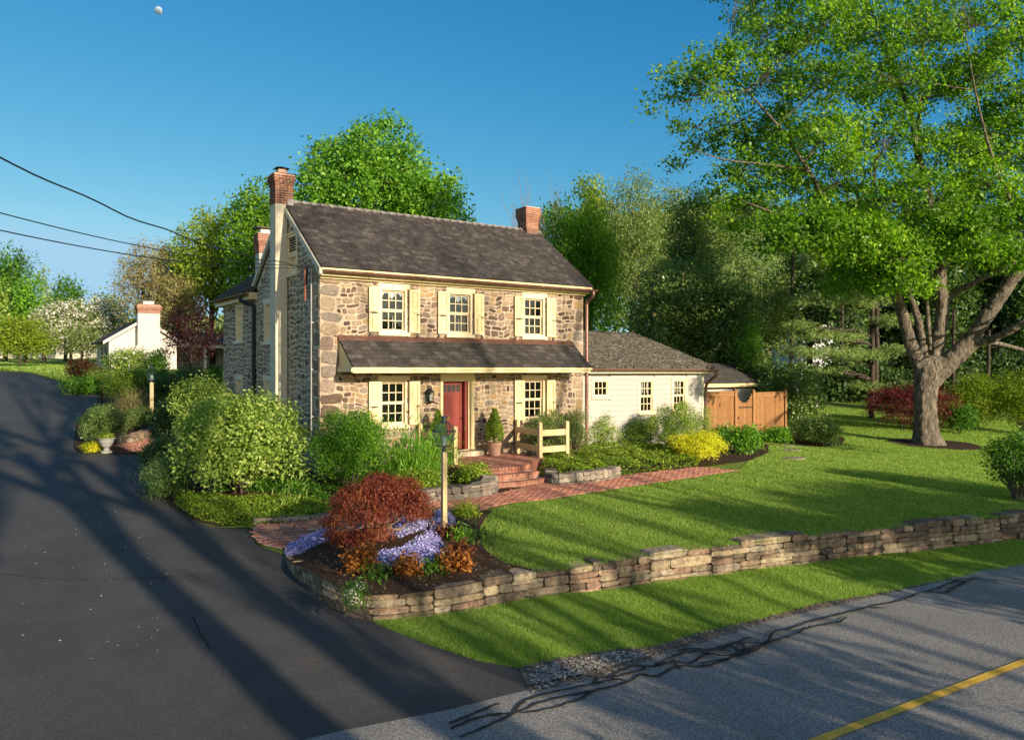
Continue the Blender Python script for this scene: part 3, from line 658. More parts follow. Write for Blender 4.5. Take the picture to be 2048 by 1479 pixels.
def shingles(mb,A,ea,eb,a0f,L,expo,wr,rg,th=.022,jit=.012):
    A,ea,eb=Vector(A),Vector(ea).normalized(),Vector(eb).normalized(); nn=ea.cross(eb).normalized()
    if nn.z<0: nn=-nn
    j=0; y=0
    while y<L-.02:
        a0,a1=a0f(y); x=a0-rg.uniform(0,wr[0])
        y1=min(y+expo*1.25,L)
        while x<a1:
            w_=rg.uniform(*wr); xa,xb=max(x,a0),min(x+w_-.006,a1); x+=w_
            if xb-xa<.02: continue
            dy=rg.uniform(-jit,jit); h=th*rg.uniform(.8,1.35)
            p=lambda a,c,hh:A+ea*a+eb*c+nn*hh
            mb.add([p(xa,y+dy,.002),p(xb,y+dy,.002),p(xb,y+dy,h+.012),p(xa,y+dy,h+.012),p(xb,y1,.008),p(xa,y1,.008)],[(0,1,2,3),(3,2,4,5),(0,3,5),(1,4,2)])
        y+=expo
    return mb
def slab(mb,A,ea,eb,a0,a1,L,th=.08):
    A,ea,eb=Vector(A),Vector(ea).normalized(),Vector(eb).normalized(); nn=ea.cross(eb).normalized()
    if nn.z<0: nn=-nn
    p=lambda a,c,h:tuple(A+ea*a+eb*c+nn*h)
    mb.hull8([p(a0,0,-th),p(a1,0,-th),p(a1,L,-th),p(a0,L,-th),p(a0,0,0),p(a1,0,0),p(a1,L,0),p(a0,L,0)])
# main roof
b=MB(HZ); e_up=(0,3.15,2.30); Lr=math.hypot(3.15,2.30)
slab(b,(0,-.30,6.90),(1,0,0),e_up,-.07,9.40,Lr)
slab(b,(0,6.0,6.90),(1,0,0),(0,-3.15,2.30),-.07,9.40,Lr-.03)
sh_=MB(HZ); shingles(sh_,(0,-.34,6.88),(1,0,0),e_up,lambda y:(-.08,9.42),Lr+.05,.155,(.12,.30),rg,th=.02)
roof=multi('roof',[(b,M['slate']),(sh_,M['slate'])],house,HZ)
b=MB(HZ)
x=-.06
while x<9.38:
    b.add([(x,2.70,9.115),(x+.31,2.70,9.095),(x+.31,2.85,9.235),(x,2.85,9.265),(x,3.0,9.115),(x+.31,3.0,9.095)],[(0,1,2,3),(3,2,5,4),(0,3,4)]); x+=.29
b.build('ridge_cap',plain('grey_ridge_metal',(.26,.23,.21),.6,.4,var=.2,bmp=.1),roof)
b=MB(HZ)
for sgn,t0 in ((1,-.30),(-1,6.0)):
    p=lambda c,h,s:(s,t0+sgn*3.15*c,6.90+2.30*c+h)
    b.hull8([p(0,-.21,-.13),p(0,-.21,-.045),p(1,-.21,-.045),p(1,-.21,-.13),p(0,-.045,-.13),p(0,-.045,-.045),p(1,-.045,-.045),p(1,-.045,-.13)])
b.build('barge_board',plain('pale_green_trim',(.50,.48,.36),.5,.3,var=.1),house)
b=MB(HZ); b.box(-.06,9.36,-.26,-.002,6.66,6.80); b.box(-.06,9.38,-.33,-.002,6.80,6.86); b.box(-.02,9.30,-.10,-.003,6.60,6.658); b.build('cornice',M['cream'],house)
def gutter(parent,A,Bp,r=.075,down=None,strap=.55):
    A,Bp=Vector(A),Vector(Bp); L=(Bp-A).length; t=(Bp-A).normalized(); nn=Vector((t.y,-t.x,0)); b=MB(HZ); n=8
    rows=[]
    for P in (A,Bp):
        rows.append([P+nn*(r*math.cos(math.pi*k/n))*(-1)+Vector((0,0,-r*math.sin(math.pi*k/n)*1.1)) for k in range(n+1)])
    rows2=[[P+(q-P)*.86 for q in row] for P,row in zip((A,Bp),rows)]
    for k in range(n):
        b.quad(rows[0][k],rows[1][k],rows[1][k+1],rows[0][k+1]); b.quad(rows2[0][k],rows2[0][k+1],rows2[1][k+1],rows2[1][k])
    for k in (0,n): b.quad(rows[0][k],rows[1][k],rows2[1][k],rows2[0][k])
    for e,rw,r2 in ((0,rows[0],rows2[0]),(1,rows[1],rows2[1])): b.add(rw,[tuple(range(n+1))])
    x=.25
    while x<L:
        P=A+t*x; ring=[P+nn*(-(r+.008)*math.cos(math.pi*k/n))+Vector((0,0,-(r+.008)*1.1*math.sin(math.pi*k/n))) for k in range(n+1)]
        for k in range(n): b.quad(ring[k],ring[k]+t*.03,ring[k+1]+t*.03,ring[k+1])
        b.quad(P-nn*(r+.01)+Vector((0,0,.012)),P-nn*(r+.01)+t*.03+Vector((0,0,.012)),P+nn*(r+.01)+t*.03+Vector((0,0,.012)),P+nn*(r+.01)+Vector((0,0,.012)))
        x+=strap
    g=b.build('gutter',M['copper'],parent); return g
def pipe(parent,pts,r=.052,mat='copper',name='downspout'):
    b=MB(HZ); q=[]
    P=[Vector(p) for p in pts]
    for i,p in enumerate(P):
        if 0<i<len(P)-1:
            a=(P[i-1]-p);c=(P[i+1]-p); k=min(.12,a.length*.45,c.length*.45)
            a=p+a.normalized()*k; c=p+c.normalized()*k
            q+=[a*(1-t)**2+p*2*t*(1-t)+c*t*t for t in (0,.33,.66,1)]
        else: q.append(p)
    b.tube(q,r,10)
    for i in range(len(P)-1):
        if (P[i]-P[i+1]).length>2:
            for k in (.25,.7):
                c=P[i].lerp(P[i+1],k); b.tube([c-Vector((0,0,.02)),c+Vector((0,0,.02))],r*1.22,10)
    return b.build(name,M[mat],parent,smooth=False)
gutter(house,(-.02,-.40,6.80),(9.52,-.40,6.78))
pipe(house,[(9.36,-.40,6.72),(9.36,-.40,6.55),(9.33,-.09,6.42),(9.33,-.09,1.25)],.062)
# ell behind: roof, cornice, gutter
b=MB(HZ); eu=(1,0,.7); Le=math.hypot(2.9,2.03); slab(b,(-.32,0,6.70),(0,1,0),eu,5.72,10.12,Le); slab(b,(5.5,0,6.70),(0,1,0),(-1,0,.7),5.72,10.12,Le-.03)
s2=MB(HZ); shingles(s2,(-.36,0,6.68),(0,1,0),eu,lambda y:(5.72,10.14),Le+.05,.2,(.15,.3),rg,th=.035)
multi('ell_roof',[(b,M['slate']),(s2,M['shake'])],house,HZ)
b=MB(HZ); b.box(-.26,-.002,5.72,10.08,6.44,6.62); b.box(-.31,-.002,5.72,10.1,6.62,6.67); b.build('ell_cornice',M['cream'],house)
gutter(house,(-.38,5.75,6.64),(-.38,10.1,6.66))
pipe(house,[(-.38,6.35,6.58),(-.38,6.35,6.42),(-.08,5.84,6.25),(-.08,5.84,1.2)],.062,'iron')
# chimneys
def brickstack(s0,s1,t0,t1,z0,z1,prof,mat,rg):
    b=MB(HZ); c=MB(HZ); z=z0; k=0; h=.072
    while z<z1-.01:
        o=prof((z-z0)/(z1-z0)); a0,a1,c0,c1=s0-o,s1+o,t0-o,t1+o
        c.box(a0+.008,a1-.008,c0+.008,c1-.008,z,min(z+h+.014,z1))
        for side in range(4):
            L=(a1-a0) if side%2==0 else (c1-c0); x=0 if k%2 else -.11
            while x<L:
                xa,xb=max(x,0),min(x+.2,L); x+=.216
                if xb-xa<.03: continue
                if side==0: b.box(a0+xa,a0+xb,c0-.004,c0+.05,z,z+h-.015)
                if side==2: b.box(a0+xa,a0+xb,c1-.05,c1+.004,z,z+h-.015)
                if side==1: b.box(a1-.05,a1+.004,c0+xa,c0+xb,z,z+h-.015)
                if side==3: b.box(a0-.004,a0+.05,c0+xa,c0+xb,z,z+h-.015)
        z+=h; k+=1
    return [(b,mat),(c,M['bmortar'])]
def corb(lo_=.55,hi=.78,o=.055,top=.92):
    def f(x):
        if x<lo_: return 0
        if x<hi: return o*(x-lo_)/(hi-lo_)
        if x<top: return o
        return o*.2
    return f
ch=multi('chimney',brickstack(-.40,.14,2.58,3.12,9.06,9.98,corb(),M['brick_dk'],rg),house,HZ,'tall brick chimney with a metal cap above pale stucco')
b=MB(HZ); b.box(-.39,-.035,2.59,3.11,1.0,9.055); b.build('stucco_stack',M['stucco'],ch)
b=MB(HZ); b.box(-.03,.148,2.565,3.135,8.6,9.22); b.build('flashing',plain('lead_flashing',(.22,.21,.21),.5,.4,var=.2),ch)
b=MB(HZ); b.box(-.26,.0,2.72,2.98,9.98,10.10); b.box(-.24,-.02,2.74,2.96,10.1,10.14)
b.build('flue',plain('clay_flue',(.42,.30,.24),.8,.2,var=.2),ch)
b=MB(HZ); b.add([(-.34,2.64,10.15),(.08,2.64,10.15),(.08,3.06,10.15),(-.34,3.06,10.15),(-.13,2.85,10.23),(-.13,2.85,10.17)],[(0,1,4),(1,2,4),(2,3,4),(3,0,4),(1,0,5),(2,1,5),(3,2,5),(0,3,5)]); b.build('chimney_cap',M['iron'],ch)
ch=multi('chimney',brickstack(8.73,9.27,2.58,3.12,9.2,10.0,corb(.3,.6,.06,.9),M['brick'],rg),house,HZ,'shorter red brick chimney at the right end of the ridge')
b=MB(HZ); b.box(8.735,9.265,2.56,3.14,8.6,9.2); b.build('flashing',M['copper'],ch)
ch=multi('chimney',brickstack(.75,1.4,8.0,8.5,8.33,9.05,corb(.3,.6,.05,.9),M['brick'],rg),house,HZ,'rear chimney half hidden behind the stucco stack')
b=MB(HZ); b.box(.76,1.39,8.01,8.49,7.0,8.33); b.build('stucco_stack',M['stucco_w'],ch)
b=MB(HZ); b.box(.84,1.32,8.08,8.42,9.05,9.24); b.build('flue',M['white'],ch)
b=MB(HZ); b.box(.66,1.5,7.92,8.58,9.24,9.27); b.build('chimney_cap',M['iron'],ch)

# windows, shutters
def window(parent,m,o,cols,rows,lint=True,fw=.055,double=True,mat='paleframe',sillw=.06,recess=.06,curt=None,lh=.13,casing=0,glassd=0):
    a0,a1,b0,b1=o
    f=MB(HZ); r=.30
    for A in ((a0,a0+fw),(a1-fw,a1)): mbox(f,m,*A,b0+fw,b1-fw,-recess-.08,.03)
    mbox(f,m,a0,a1,b0,b0+fw,-recess-.08,.03); mbox(f,m,a0,a1,b1-fw,b1,-recess-.08,.03)
    if casing:
        mbox(f,m,a0-casing,a0-.001,b0-casing,b1+casing,-.01,.045); mbox(f,m,a1+.001,a1+casing,b0-casing,b1+casing,-.01,.045)
        mbox(f,m,a0,a1,b1+.001,b1+casing,-.01,.045); mbox(f,m,a0,a1,b0-casing,b0-.001,-.01,.045)
    w_=f.build('window',M[mat],parent)
    s=MB(HZ); x0,x1,y0,y1=a0+fw,a1-fw,b0+fw,b1-fw; ym=(y0+y1)/2
    parts=[(y0,ym,-recess-.03,rows//2),(ym,y1,-recess,rows-rows//2)] if double else [(y0,y1,-recess,rows)]
    for (c0,c1,d,rr) in parts:
        st=.04
        mbox(s,m,x0,x0+st,c0,c1,d-.03,d); mbox(s,m,x1-st,x1,c0,c1,d-.03,d); mbox(s,m,x0+st,x1-st,c0,c0+st,d-.03,d); mbox(s,m,x0+st,x1-st,c1-st,c1,d-.03,d)
        for k in range(1,cols): x=x0+st+(x1-x0-2*st)*k/cols; mbox(s,m,x-.011,x+.011,c0+st,c1-st,d-.025,d-.003)
        for k in range(1,rr): y=c0+st+(c1-c0-2*st)*k/rr; mbox(s,m,x0+st,x1-st,y-.011,y+.011,d-.023,d-.005)
    s.build('sash',M[mat],w_)
    g=MB(HZ)
    for (c0,c1,d,rr) in parts: g.quad(m(x0+.02,c0+.02,d-.018),m(x1-.02,c0+.02,d-.018),m(x1-.02,c1-.02,d-.018),m(x0+.02,c1-.02,d-.018))
    g.build('glass',M['glass'],w_)
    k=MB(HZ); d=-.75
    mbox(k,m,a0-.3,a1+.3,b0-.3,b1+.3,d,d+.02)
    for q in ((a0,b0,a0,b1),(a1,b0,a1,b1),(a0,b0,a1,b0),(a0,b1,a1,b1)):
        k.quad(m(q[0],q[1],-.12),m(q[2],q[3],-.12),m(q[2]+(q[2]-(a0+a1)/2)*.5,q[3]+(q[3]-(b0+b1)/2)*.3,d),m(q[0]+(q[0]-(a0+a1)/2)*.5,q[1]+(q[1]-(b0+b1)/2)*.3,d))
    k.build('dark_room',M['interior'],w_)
    if curt=='swag':
        c=MB(HZ); n=10; yt=y1-.03
        for i in range(n):
            u,v=i/n,(i+1)/n; hh=lambda t:.05+.17*max(0,1-abs(t-.5)*5)+ .10*max(0,1-abs(abs(t-.5)-.42)*8)
            c.quad(m(x0+(x1-x0)*u,yt,-.10),m(x0+(x1-x0)*v,yt,-.10-.005*(i%2)),m(x0+(x1-x0)*v,yt-hh(v),-.105),m(x0+(x1-x0)*u,yt-hh(u),-.105))
        c.build('curtain',M['curtain'],w_)
        c=MB(HZ); cm=(x0+x1)/2+.06; p=m(cm,y0+.05,-.17)
        c.lathe([(.05,p[2]),(.05,p[2]+.02),(.014,p[2]+.03),(.012,p[2]+.34),(.004,p[2]+.38)],p[0],p[1],8); c.build('candle',M['curtain'],w_)
    if curt=='half':
        c=MB(HZ); n=8
        for i in range(n):
            if i in (4,5) : continue
            u,v=i/n,(i+1)/n; c.quad(m(x0+(x1-x0)*u,y1,-.15),m(x0+(x1-x0)*v,y1,-.17),m(x0+(x1-x0)*v,y1-.45-.1*(i%3),-.17),m(x0+(x1-x0)*u,y1-.45-.1*(i%3),-.15))
        c.build('curtain',M['curtain'],w_)
    if lint: b=MB(HZ); mbox(b,m,a0-.06,a1+.10,b1+.004,b1+lh,-.02,.035); b.build('lintel',M[mat],w_)
    if sillw: b=MB(HZ); mbox(b,m,a0-.07,a1+.08,b0-sillw-.035,b0-.002,-.03,.075); b.build('sill',M[mat],w_)
    return w_
def shutter(parent,a0,a1,b0,b1,panels,strap,left=True):
    b=MB(HZ); m=fr; d0=.05; t=.045
    mbox(b,m,a0,a1,b0,b1,d0,d0+.012)
    st=.075; n=panels; ys=[b0]+[b0+(b1-b0)*k for k in n]+[b1]
    mbox(b,m,a0,a0+st,b0,b1,d0+.012,d0+t); mbox(b,m,a1-st,a1,b0,b1,d0+.012,d0+t)
    for i,y in enumerate(ys):
        y0=b0 if i==0 else (b1-.08 if i==len(ys)-1 else y-.04); mbox(b,m,a0+st,a1-st,y0,y0+.08,d0+.012,d0+t)
    for y0,y1 in zip(ys[:-1],ys[1:]):
        mbox(b,m,a0+st+.035,a1-st-.035,y0+.12,y1-.12,d0+.012,d0+.034)
    o=b.build('shutter',M['cream'],parent)
    h=MB(HZ); g_=MB(HZ); ym=b0+(b1-b0)*.43
    if strap:
        mbox(h,m,a0+.01,a0+.27*1,ym-.013,ym+.013,d0+t,d0+t+.012); mbox(h,m,a0+.08,a0+.22,ym-.02,ym+.02,d0+t+.012,d0+t+.02); mbox(g_,m,a0+.04,a0+.06,b0-.10,b0-.01,.03,.06); mbox(g_,m,a0+.0,a0+.08,b0-.10,b0-.07,.03,.07)
    else:
        mbox(h,m,a1-.10,a1-.02,ym-.02,ym+.012,d0+t,d0+t+.012); mbox(g_,m,a1-.06,a1-.04,b0-.10,b0-.01,.03,.06); mbox(g_,m,a1-.09,a1,b0-.10,b0-.07,.03,.07)
    h.build('hinge',M['iron'],o); g_.build('shutter_dog',M['iron'],o); return o
for i,o in enumerate(FW):
    window(house,fr,o,3,4,curt='swag' if i<2 else (None))
    u=i<3; b1=o[3]+(.0 if u else -.02)
    shutter(house,o[0]-.37,o[0]-.015,o[2]+.0,b1,(.5,),True); shutter(house,o[1]+.06,o[1]+.40,o[2]+.0,b1-.01,(.5,),False)
for i,o in enumerate(GO[1:]): window(house,gb,o,3,4,lh=.12)
o=GO[0]; w_=window(house,gb,(o[0],o[1],o[2],(o[2]+o[3])/2),2,2,double=False,lint=False,casing=.075); 
b=MB(HZ); y=(o[2]+o[3])/2+.02; mbox(b,gb,o[0]-.075,o[0],y+.05,o[3]+.075,-.01,.05); mbox(b,gb,o[1],o[1]+.075,y+.05,o[3]+.075,-.01,.05); mbox(b,gb,o[0],o[1],o[3],o[3]+.075,-.01,.05)
mbox(b,gb,o[0]-.12,o[1]+.12,o[3]+.076,o[3]+.12,-.01,.09)
while y<o[3]-.02: b.quad(gb(o[0],y,.01),gb(o[1],y,.01),gb(o[1],y+.06,-.05),gb(o[0],y+.06,-.05)); y+=.075
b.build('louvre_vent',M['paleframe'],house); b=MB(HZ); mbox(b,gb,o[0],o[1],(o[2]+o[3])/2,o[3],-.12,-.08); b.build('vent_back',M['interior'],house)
# door
a0,a1,b0,b1=DOOR; d=-.16
b=MB(HZ); mbox(b,fr,a0,4.60,b0+.02,b1-.03,d-.05,d)
def rpan(x0,x1,y0,y1,dd):
    st=.018; mbox(b,fr,x0,x1,y0,y0+st,dd,dd+.014); mbox(b,fr,x0,x1,y1-st,y1,dd,dd+.014); mbox(b,fr,x0,x0+st,y0+st,y1-st,dd,dd+.014); mbox(b,fr,x1-st,x1,y0+st,y1-st,dd,dd+.014); mbox(b,fr,x0+.07,x1-.07,y0+.07,y1-.07,dd,dd+.01)
for x0 in (3.91,4.25):
    rpan(x0,x0+.28,2.62,3.32,d); rpan(x0,x0+.28,1.86,2.5,d)
door=b.build('door',M['red'],house)
b=MB(HZ)
for k in range(4): x=3.915+k*.158; mbox(b,fr,x,x+.125,3.44,3.65,d,d+.006)
b.build('door_light',M['iron'],door)
b=MB(HZ); 
for k in range(2): rpan(0,0,0,0,0) if 0 else None
b=MB(HZ); mbox(b,fr,4.602,4.69,b0,b1-.02,d,-.005); b.build('storm_door_edge',M['red'],house)
b=MB(HZ); p=fr(4.55,2.62,d+.03); b.lathe([(.012,p[2]-.02),(.026,p[2]-.01),(.028,p[2]+.01),(.012,p[2]+.02)],p[0],p[1],10); b.build('door_handle',M['iron'],door)
b=MB(HZ); mbox(b,fr,3.735,a0,b0,b1,-.18,.04); mbox(b,fr,4.70,4.745,b0,b1,-.18,.035); mbox(b,fr,3.735,4.93,b1+.003,4.03,-.18,.05); mbox(b,fr,3.70,4.96,b1-.02,b1+.0,-.1,.07)
b.lathe([(.085,b0),(.085,b0+.05),(.07,b0+.07),(.068,3.66),(.085,3.70),(.085,3.755)],4.84,-.045,16); b.build('door_frame',M['cream'],house)
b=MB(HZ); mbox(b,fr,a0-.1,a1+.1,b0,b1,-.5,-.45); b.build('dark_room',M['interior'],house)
# door step
b=MB(HZ); b.box(3.66,5.08,-.36,.02,1.40,1.645); b.build('door_step',M['sill'],house)
# wall lantern
b=MB(HZ); c0,c1=3.32,0; 
def lanternbox(b,cx,cy,z0,z1,r0,r1,t=.012,n=6,ang=0):
    for k in range(n):
        a=ang+2*math.pi*k/n; p0=(cx+r0*math.cos(a),cy+r0*math.sin(a),z0); p1=(cx+r1*math.cos(a),cy+r1*math.sin(a),z1); b.tube([p0,p1],t*.7,5)
        a2=ang+2*math.pi*(k+1)/n; 
        for z,r in ((z0,r0),(z1,r1)): b.tube([(cx+r*math.cos(a),cy+r*math.sin(a),z),(cx+r*math.cos(a2),cy+r*math.sin(a2),z)],t*.7,5)
lanternbox(b,3.32,-.16,3.18,3.44,.12,.12); b.lathe([(.145,3.44),(.13,3.47),(.05,3.54),(.02,3.56)],3.32,-.16,6); b.box(3.25,3.39,-.05,-.001,3.2,3.5); b.box(3.30,3.34,-.16,-.04,3.52,3.55); b.lathe([(.02,3.18),(.10,3.17),(.03,3.12),(.008,3.10)],3.32,-.16,6)
ln=b.build('wall_lantern',M['iron'],house)
b=MB(HZ); b.lathe([(.112,3.19),(.112,3.43)],3.32,-.16,6); b.build('lantern_glass',M['lglass'],ln)
b=MB(HZ); b.lathe([(.03,3.2),(.028,3.36),(.01,3.38)],3.32,-.16,8); b.build('bulb',M['curtain'],ln)
# pent roof over the ground floor
b=MB(HZ); e2=(0,1.0,.80); L2=math.hypot(1.0,.80); slab(b,(0,-1.0,4.18),(1,0,0),e2,.54,8.74,L2,.05)
s2=MB(HZ); shingles(s2,(0,-1.04,4.17),(1,0,0),e2,lambda y:(.52,8.76),L2-.02,.185,(.16,.33),rg,th=.024)
pr=multi('pent_roof',[(b,M['slate']),(s2,M['slate'])],house,HZ)
b=MB(HZ); b.add([(.50,0.0,5.06),(8.78,0.0,5.06),(8.78,-.028,5.06),(.50,-.028,5.06),(.50,-.13,4.93),(8.78,-.13,4.93),(.50,-.13,4.90),(8.78,-.13,4.90)],[(0,1,2,3),(3,2,5,4),(4,5,7,6)]); b.build('flashing',M['copper'],pr)
b=MB(HZ); b.box(.56,8.72,-.985,-.003,4.075,4.13); b.box(.54,8.74,-1.0,-.94,4.02,4.165); b.box(.50,8.78,-1.045,-1.002,4.10,4.172)
for s in (.545,8.70):
    b.prism([(s,-.99,4.135),(s,-.003,4.135),(s,-.003,4.9),(s,-.97,4.165)],(.03,0,0))
b.box(.48,.543,-1.02,-.003,4.05,4.15); b.build('fascia',M['cream'],pr)
# wires, conduit and weather head on the gable
b=MB(HZ); b.tube([(-.09,.42,6.9),(-.09,.42,1.3)],.022,8)
z=1.5
while z<6.8: b.box(-.115,0,.39,.45,z,z+.025); z+=1.3
b.build('conduit',plain('galvanised_pipe',(.36,.37,.37),.45,.5,metal=.3,var=.1),house)
b=MB(HZ); b.tube([(-.05,.55,8.0-.9),(-.05,.55,1.3)],.012,6)
for k in range(3): b.tube([(-.16,.5+.05*k,6.92),(-.18,.56+.06*k,6.5),(-.15,.5+.07*k,6.15+.1*k),(-.09,.42,6.5-.05*k)],.011,5)
b.build('service_wire',M['iron'],house)
b=MB(HZ); 
for k in range(2): b.tube([(-.2,.62+.07*k,6.98),(-.2,.60+.06*k,6.55),(-.19,.62+.05*k,6.02)],.016,6)
b.build('drip_loop',plain('red_brown_wire',(.45,.16,.10),.5,.3),house)

# ---- white wing
WS0,WS1=9.25,15.65
w1=[FS(1150+x/3.698,700,.5)[0] for x in (130,246,474,578,720,816)]
WO=[(w1[0],w1[1],3.14,3.78),(w1[2],w1[3],2.52,3.76),(w1[4],w1[5],2.52,3.76)]
b=MB(HZ); wallface(b,wg,[(WS0,1.0),(WS1,1.0),(WS1,4.12),(WS0,4.12)],WO,-.02)
b.quad((WS1,.5,1),(WS1,9,1),(WS1,9,4.12),(WS1,.5,4.12)); b.add([(WS1,.5,4.12),(WS1,9,4.12),(WS1,4.8,5.5)],[(0,1,2)]); b.quad((WS0,9,1),(WS1,9,1),(WS1,9,4.12),(WS0,9,4.12))
c=MB(HZ); y=1.35
while y<4.1:
    y1=min(y+.185,4.12); xs=[(WS0,WS1)]
    for o in WO:
        if y1>o[2]-.07 and y<o[3]+.07:
            xs=[q for (p0,p1) in xs for q in ((p0,min(p1,o[0]-.07)),(max(p0,o[1]+.07),p1)) if q[1]-q[0]>.02]
    for p0,p1 in xs: c.add([wg(p0,y,.004),wg(p1,y,.004),wg(p1,y,.036),wg(p0,y,.036),wg(p1,y1+.01,.006),wg(p0,y1+.01,.006)],[(0,1,2,3),(3,2,4,5)])
    y+=.185
wall=multi('white_siding_wall',[(b,M['clap']),(c,M['clap'])],house,HZ)
b=MB(HZ); b.box(WS1-.10,WS1+.02,.46,.56,1.1,4.1); b.box(WS0,WS1+.12,.18,.50,3.98,4.12); b.build('wing_trim',plain('pale_trim',(.52,.50,.38),.5,.3,var=.08),house)
window(house,wg,WO[0],3,2,double=False,lint=False,casing=.075,sillw=.02,curt=None,mat='paleframe',recess=.0)
window(house,wg,WO[1],3,4,lint=False,casing=.075,sillw=.03,curt='half',mat='paleframe',recess=.0)
window(house,wg,WO[2],3,4,lint=False,casing=.075,sillw=.03,curt='half',mat='paleframe',recess=.0)
b=MB(HZ); ew=(0,4.65,1.5); Lw=math.hypot(4.65,1.5); slab(b,(0,.15,4.2),(1,0,0),ew,9.26,15.93,Lw); slab(b,(0,9.45,4.2),(1,0,0),(0,-4.65,1.5),9.26,15.93,Lw-.02)
c=MB(HZ); shingles(c,(0,.11,4.19),(1,0,0),ew,lambda y:(9.27,15.97),Lw+.04,.165,(.09,.24),rg,th=.05,jit=.03)
multi('wing_roof',[(b,M['shake']),(c,M['shake'])],house,HZ)
gutter(house,(9.3,.06,4.14),(16.02,.06,4.12))
pipe(house,[(15.93,.06,4.07),(15.93,.06,3.9),(15.74,.42,3.55),(15.74,.42,1.2)],.06)

# ------------------------------------------------------------------ brick patio with three steps
gp=float(g_up(*H(4.0,-3.0)))
pat=thing('brick_patio','raised red brick patio with three curved brick steps before the red door','patio',(*H(4.2,-1.5),1.0),RZ)
PO=(4.2,-1.5,1.0)
front=[(3.12,-3.02),(3.35,-3.12),(3.8,-3.2),(4.3,-3.2),(4.7,-3.12),(4.92,-3.0)]
patp=[(2.85,-.02),(2.85,-2.0),(3.0,-2.6)]+front+[(5.2,-2.5),(6.25,-1.9),(6.3,-.02)]
b=MB(PO); b.prism([(x,y,.9) for x,y in patp],(0,0,1.485-.9)); core=[(b,M['brick'])]
bk=MB(PO); pave(bk,patp,(4,-1.5),math.pi/4,lambda x,y:1.485,0.0,bl=.205,bw=.1)
# nosings and risers
def off(poly,d): 
    cx=4.02; return [((x-cx)*(1+d*.28)+cx,y-d) for x,y in poly]
steps=[(0,1.485,0),(.30,1.33,1),(.60,1.175,2)]
for d,zt,k in steps:
    fl=off(front,d)
    if k: 
        pl=[(fl[0][0],-2.9)]+fl+[(fl[-1][0],-2.9)]; b=MB(PO); b.prism([(x,y,.9) for x,y in pl],(0,0,zt-.9)); core.append((b,M['pavemortar']))
    fd=smooth_line(fl,8); P=[Vector((*p,0)) for p in fd]; acc=0; last=P[0]
    pts=[P[0]]
    for q in P[1:]:
        while (q-pts[-1]).length>=.105: pts.append(pts[-1]+(q-pts[-1]).normalized()*.105)
    for a_,b_ in zip(pts[:-1],pts[1:]):
        t=(b_-a_).normalized(); nn=Vector((t.y,-t.x,0)); a2=a_+t*.009; b2=b_-t*.009
        hh=lambda p,o,z:(p.x+nn.x*o,p.y+nn.y*o,z)
        bk.hull8([hh(a2,.012,zt-.07),hh(b2,.012,zt-.07),hh(b2,-.19,zt-.07),hh(a2,-.19,zt-.07),hh(a2,.012,zt+.014),hh(b2,.012,zt+.014),hh(b2,-.19,zt+.014),hh(a2,-.19,zt+.014)])
    for a_,b_ in zip(pts[:-2:2],pts[2::2]):
        t=(b_-a_).normalized(); nn=Vector((t.y,-t.x,0)); a2=a_+t*.006; b2=b_-t*.006
        bk.hull8([hh(a2,.008,zt-.145),hh(b2,.008,zt-.145),hh(b2,-.05,zt-.145),hh(a2,-.05,zt-.145),hh(a2,.008,zt-.082),hh(b2,.008,zt-.082),hh(b2,-.05,zt-.082),hh(a2,-.05,zt-.082)])
core_=MB(PO)
multi('paving',core+[(bk,M['pavebrick'])],pat,PO)

# railings
def railing(name,label,posts,rails,zb,zt,group):
    c=posts[0]; r=thing(name,label,'railing',(*H(*c),zb),RZ,group); off=(c[0],c[1],zb)
    for s,t in posts:
        b=MB(off); b.box(s-.055,s+.055,t-.055,t+.055,zb-.15,zt); b.add([(s-.055,t-.055,zt),(s+.055,t-.055,zt),(s+.055,t+.055,zt),(s-.055,t+.055,zt),(s,t,zt+.03)],[(0,1,4),(1,2,4),(2,3,4),(3,0,4)]); b.build('post',M['cream2'],r)
    for (p,q) in rails:
        p,q=Vector(p),Vector(q); t=(q-p).normalized(); n=Vector((-t.y,t.x)); 
        for z0,z1 in ((zt-.40,zt-.22),(zb+.14,zb+.32)):
            b=MB(off); a=p+t*.06; e=q-t*.06; w_=.02
            b.hull8([(a.x-n.x*w_,a.y-n.y*w_,z0),(e.x-n.x*w_,e.y-n.y*w_,z0),(e.x+n.x*w_,e.y+n.y*w_,z0),(a.x+n.x*w_,a.y+n.y*w_,z0),(a.x-n.x*w_,a.y-n.y*w_,z1),(e.x-n.x*w_,e.y-n.y*w_,z1),(e.x+n.x*w_,e.y+n.y*w_,z1),(a.x+n.x*w_,a.y+n.y*w_,z1)]); b.build('rail',M['cream2'],r)
railing('patio_railing','cream two rail wooden railing at the right side of the brick patio, with three posts',[(6.45,-.16),(6.12,-1.8),(7.13,-1.8)],[((6.45,-.16),(6.12,-1.8)),((6.12,-1.8),(7.13,-1.8))],1.5,2.53,'cream railings beside the patio')
railing('patio_railing','cream wooden railing at the left side of the patio, half hidden by the lamp',[(2.98,-.16),(3.17,-1.85)],[((2.98,-.16),(3.17,-1.85))],1.5,2.53,'cream railings beside the patio')

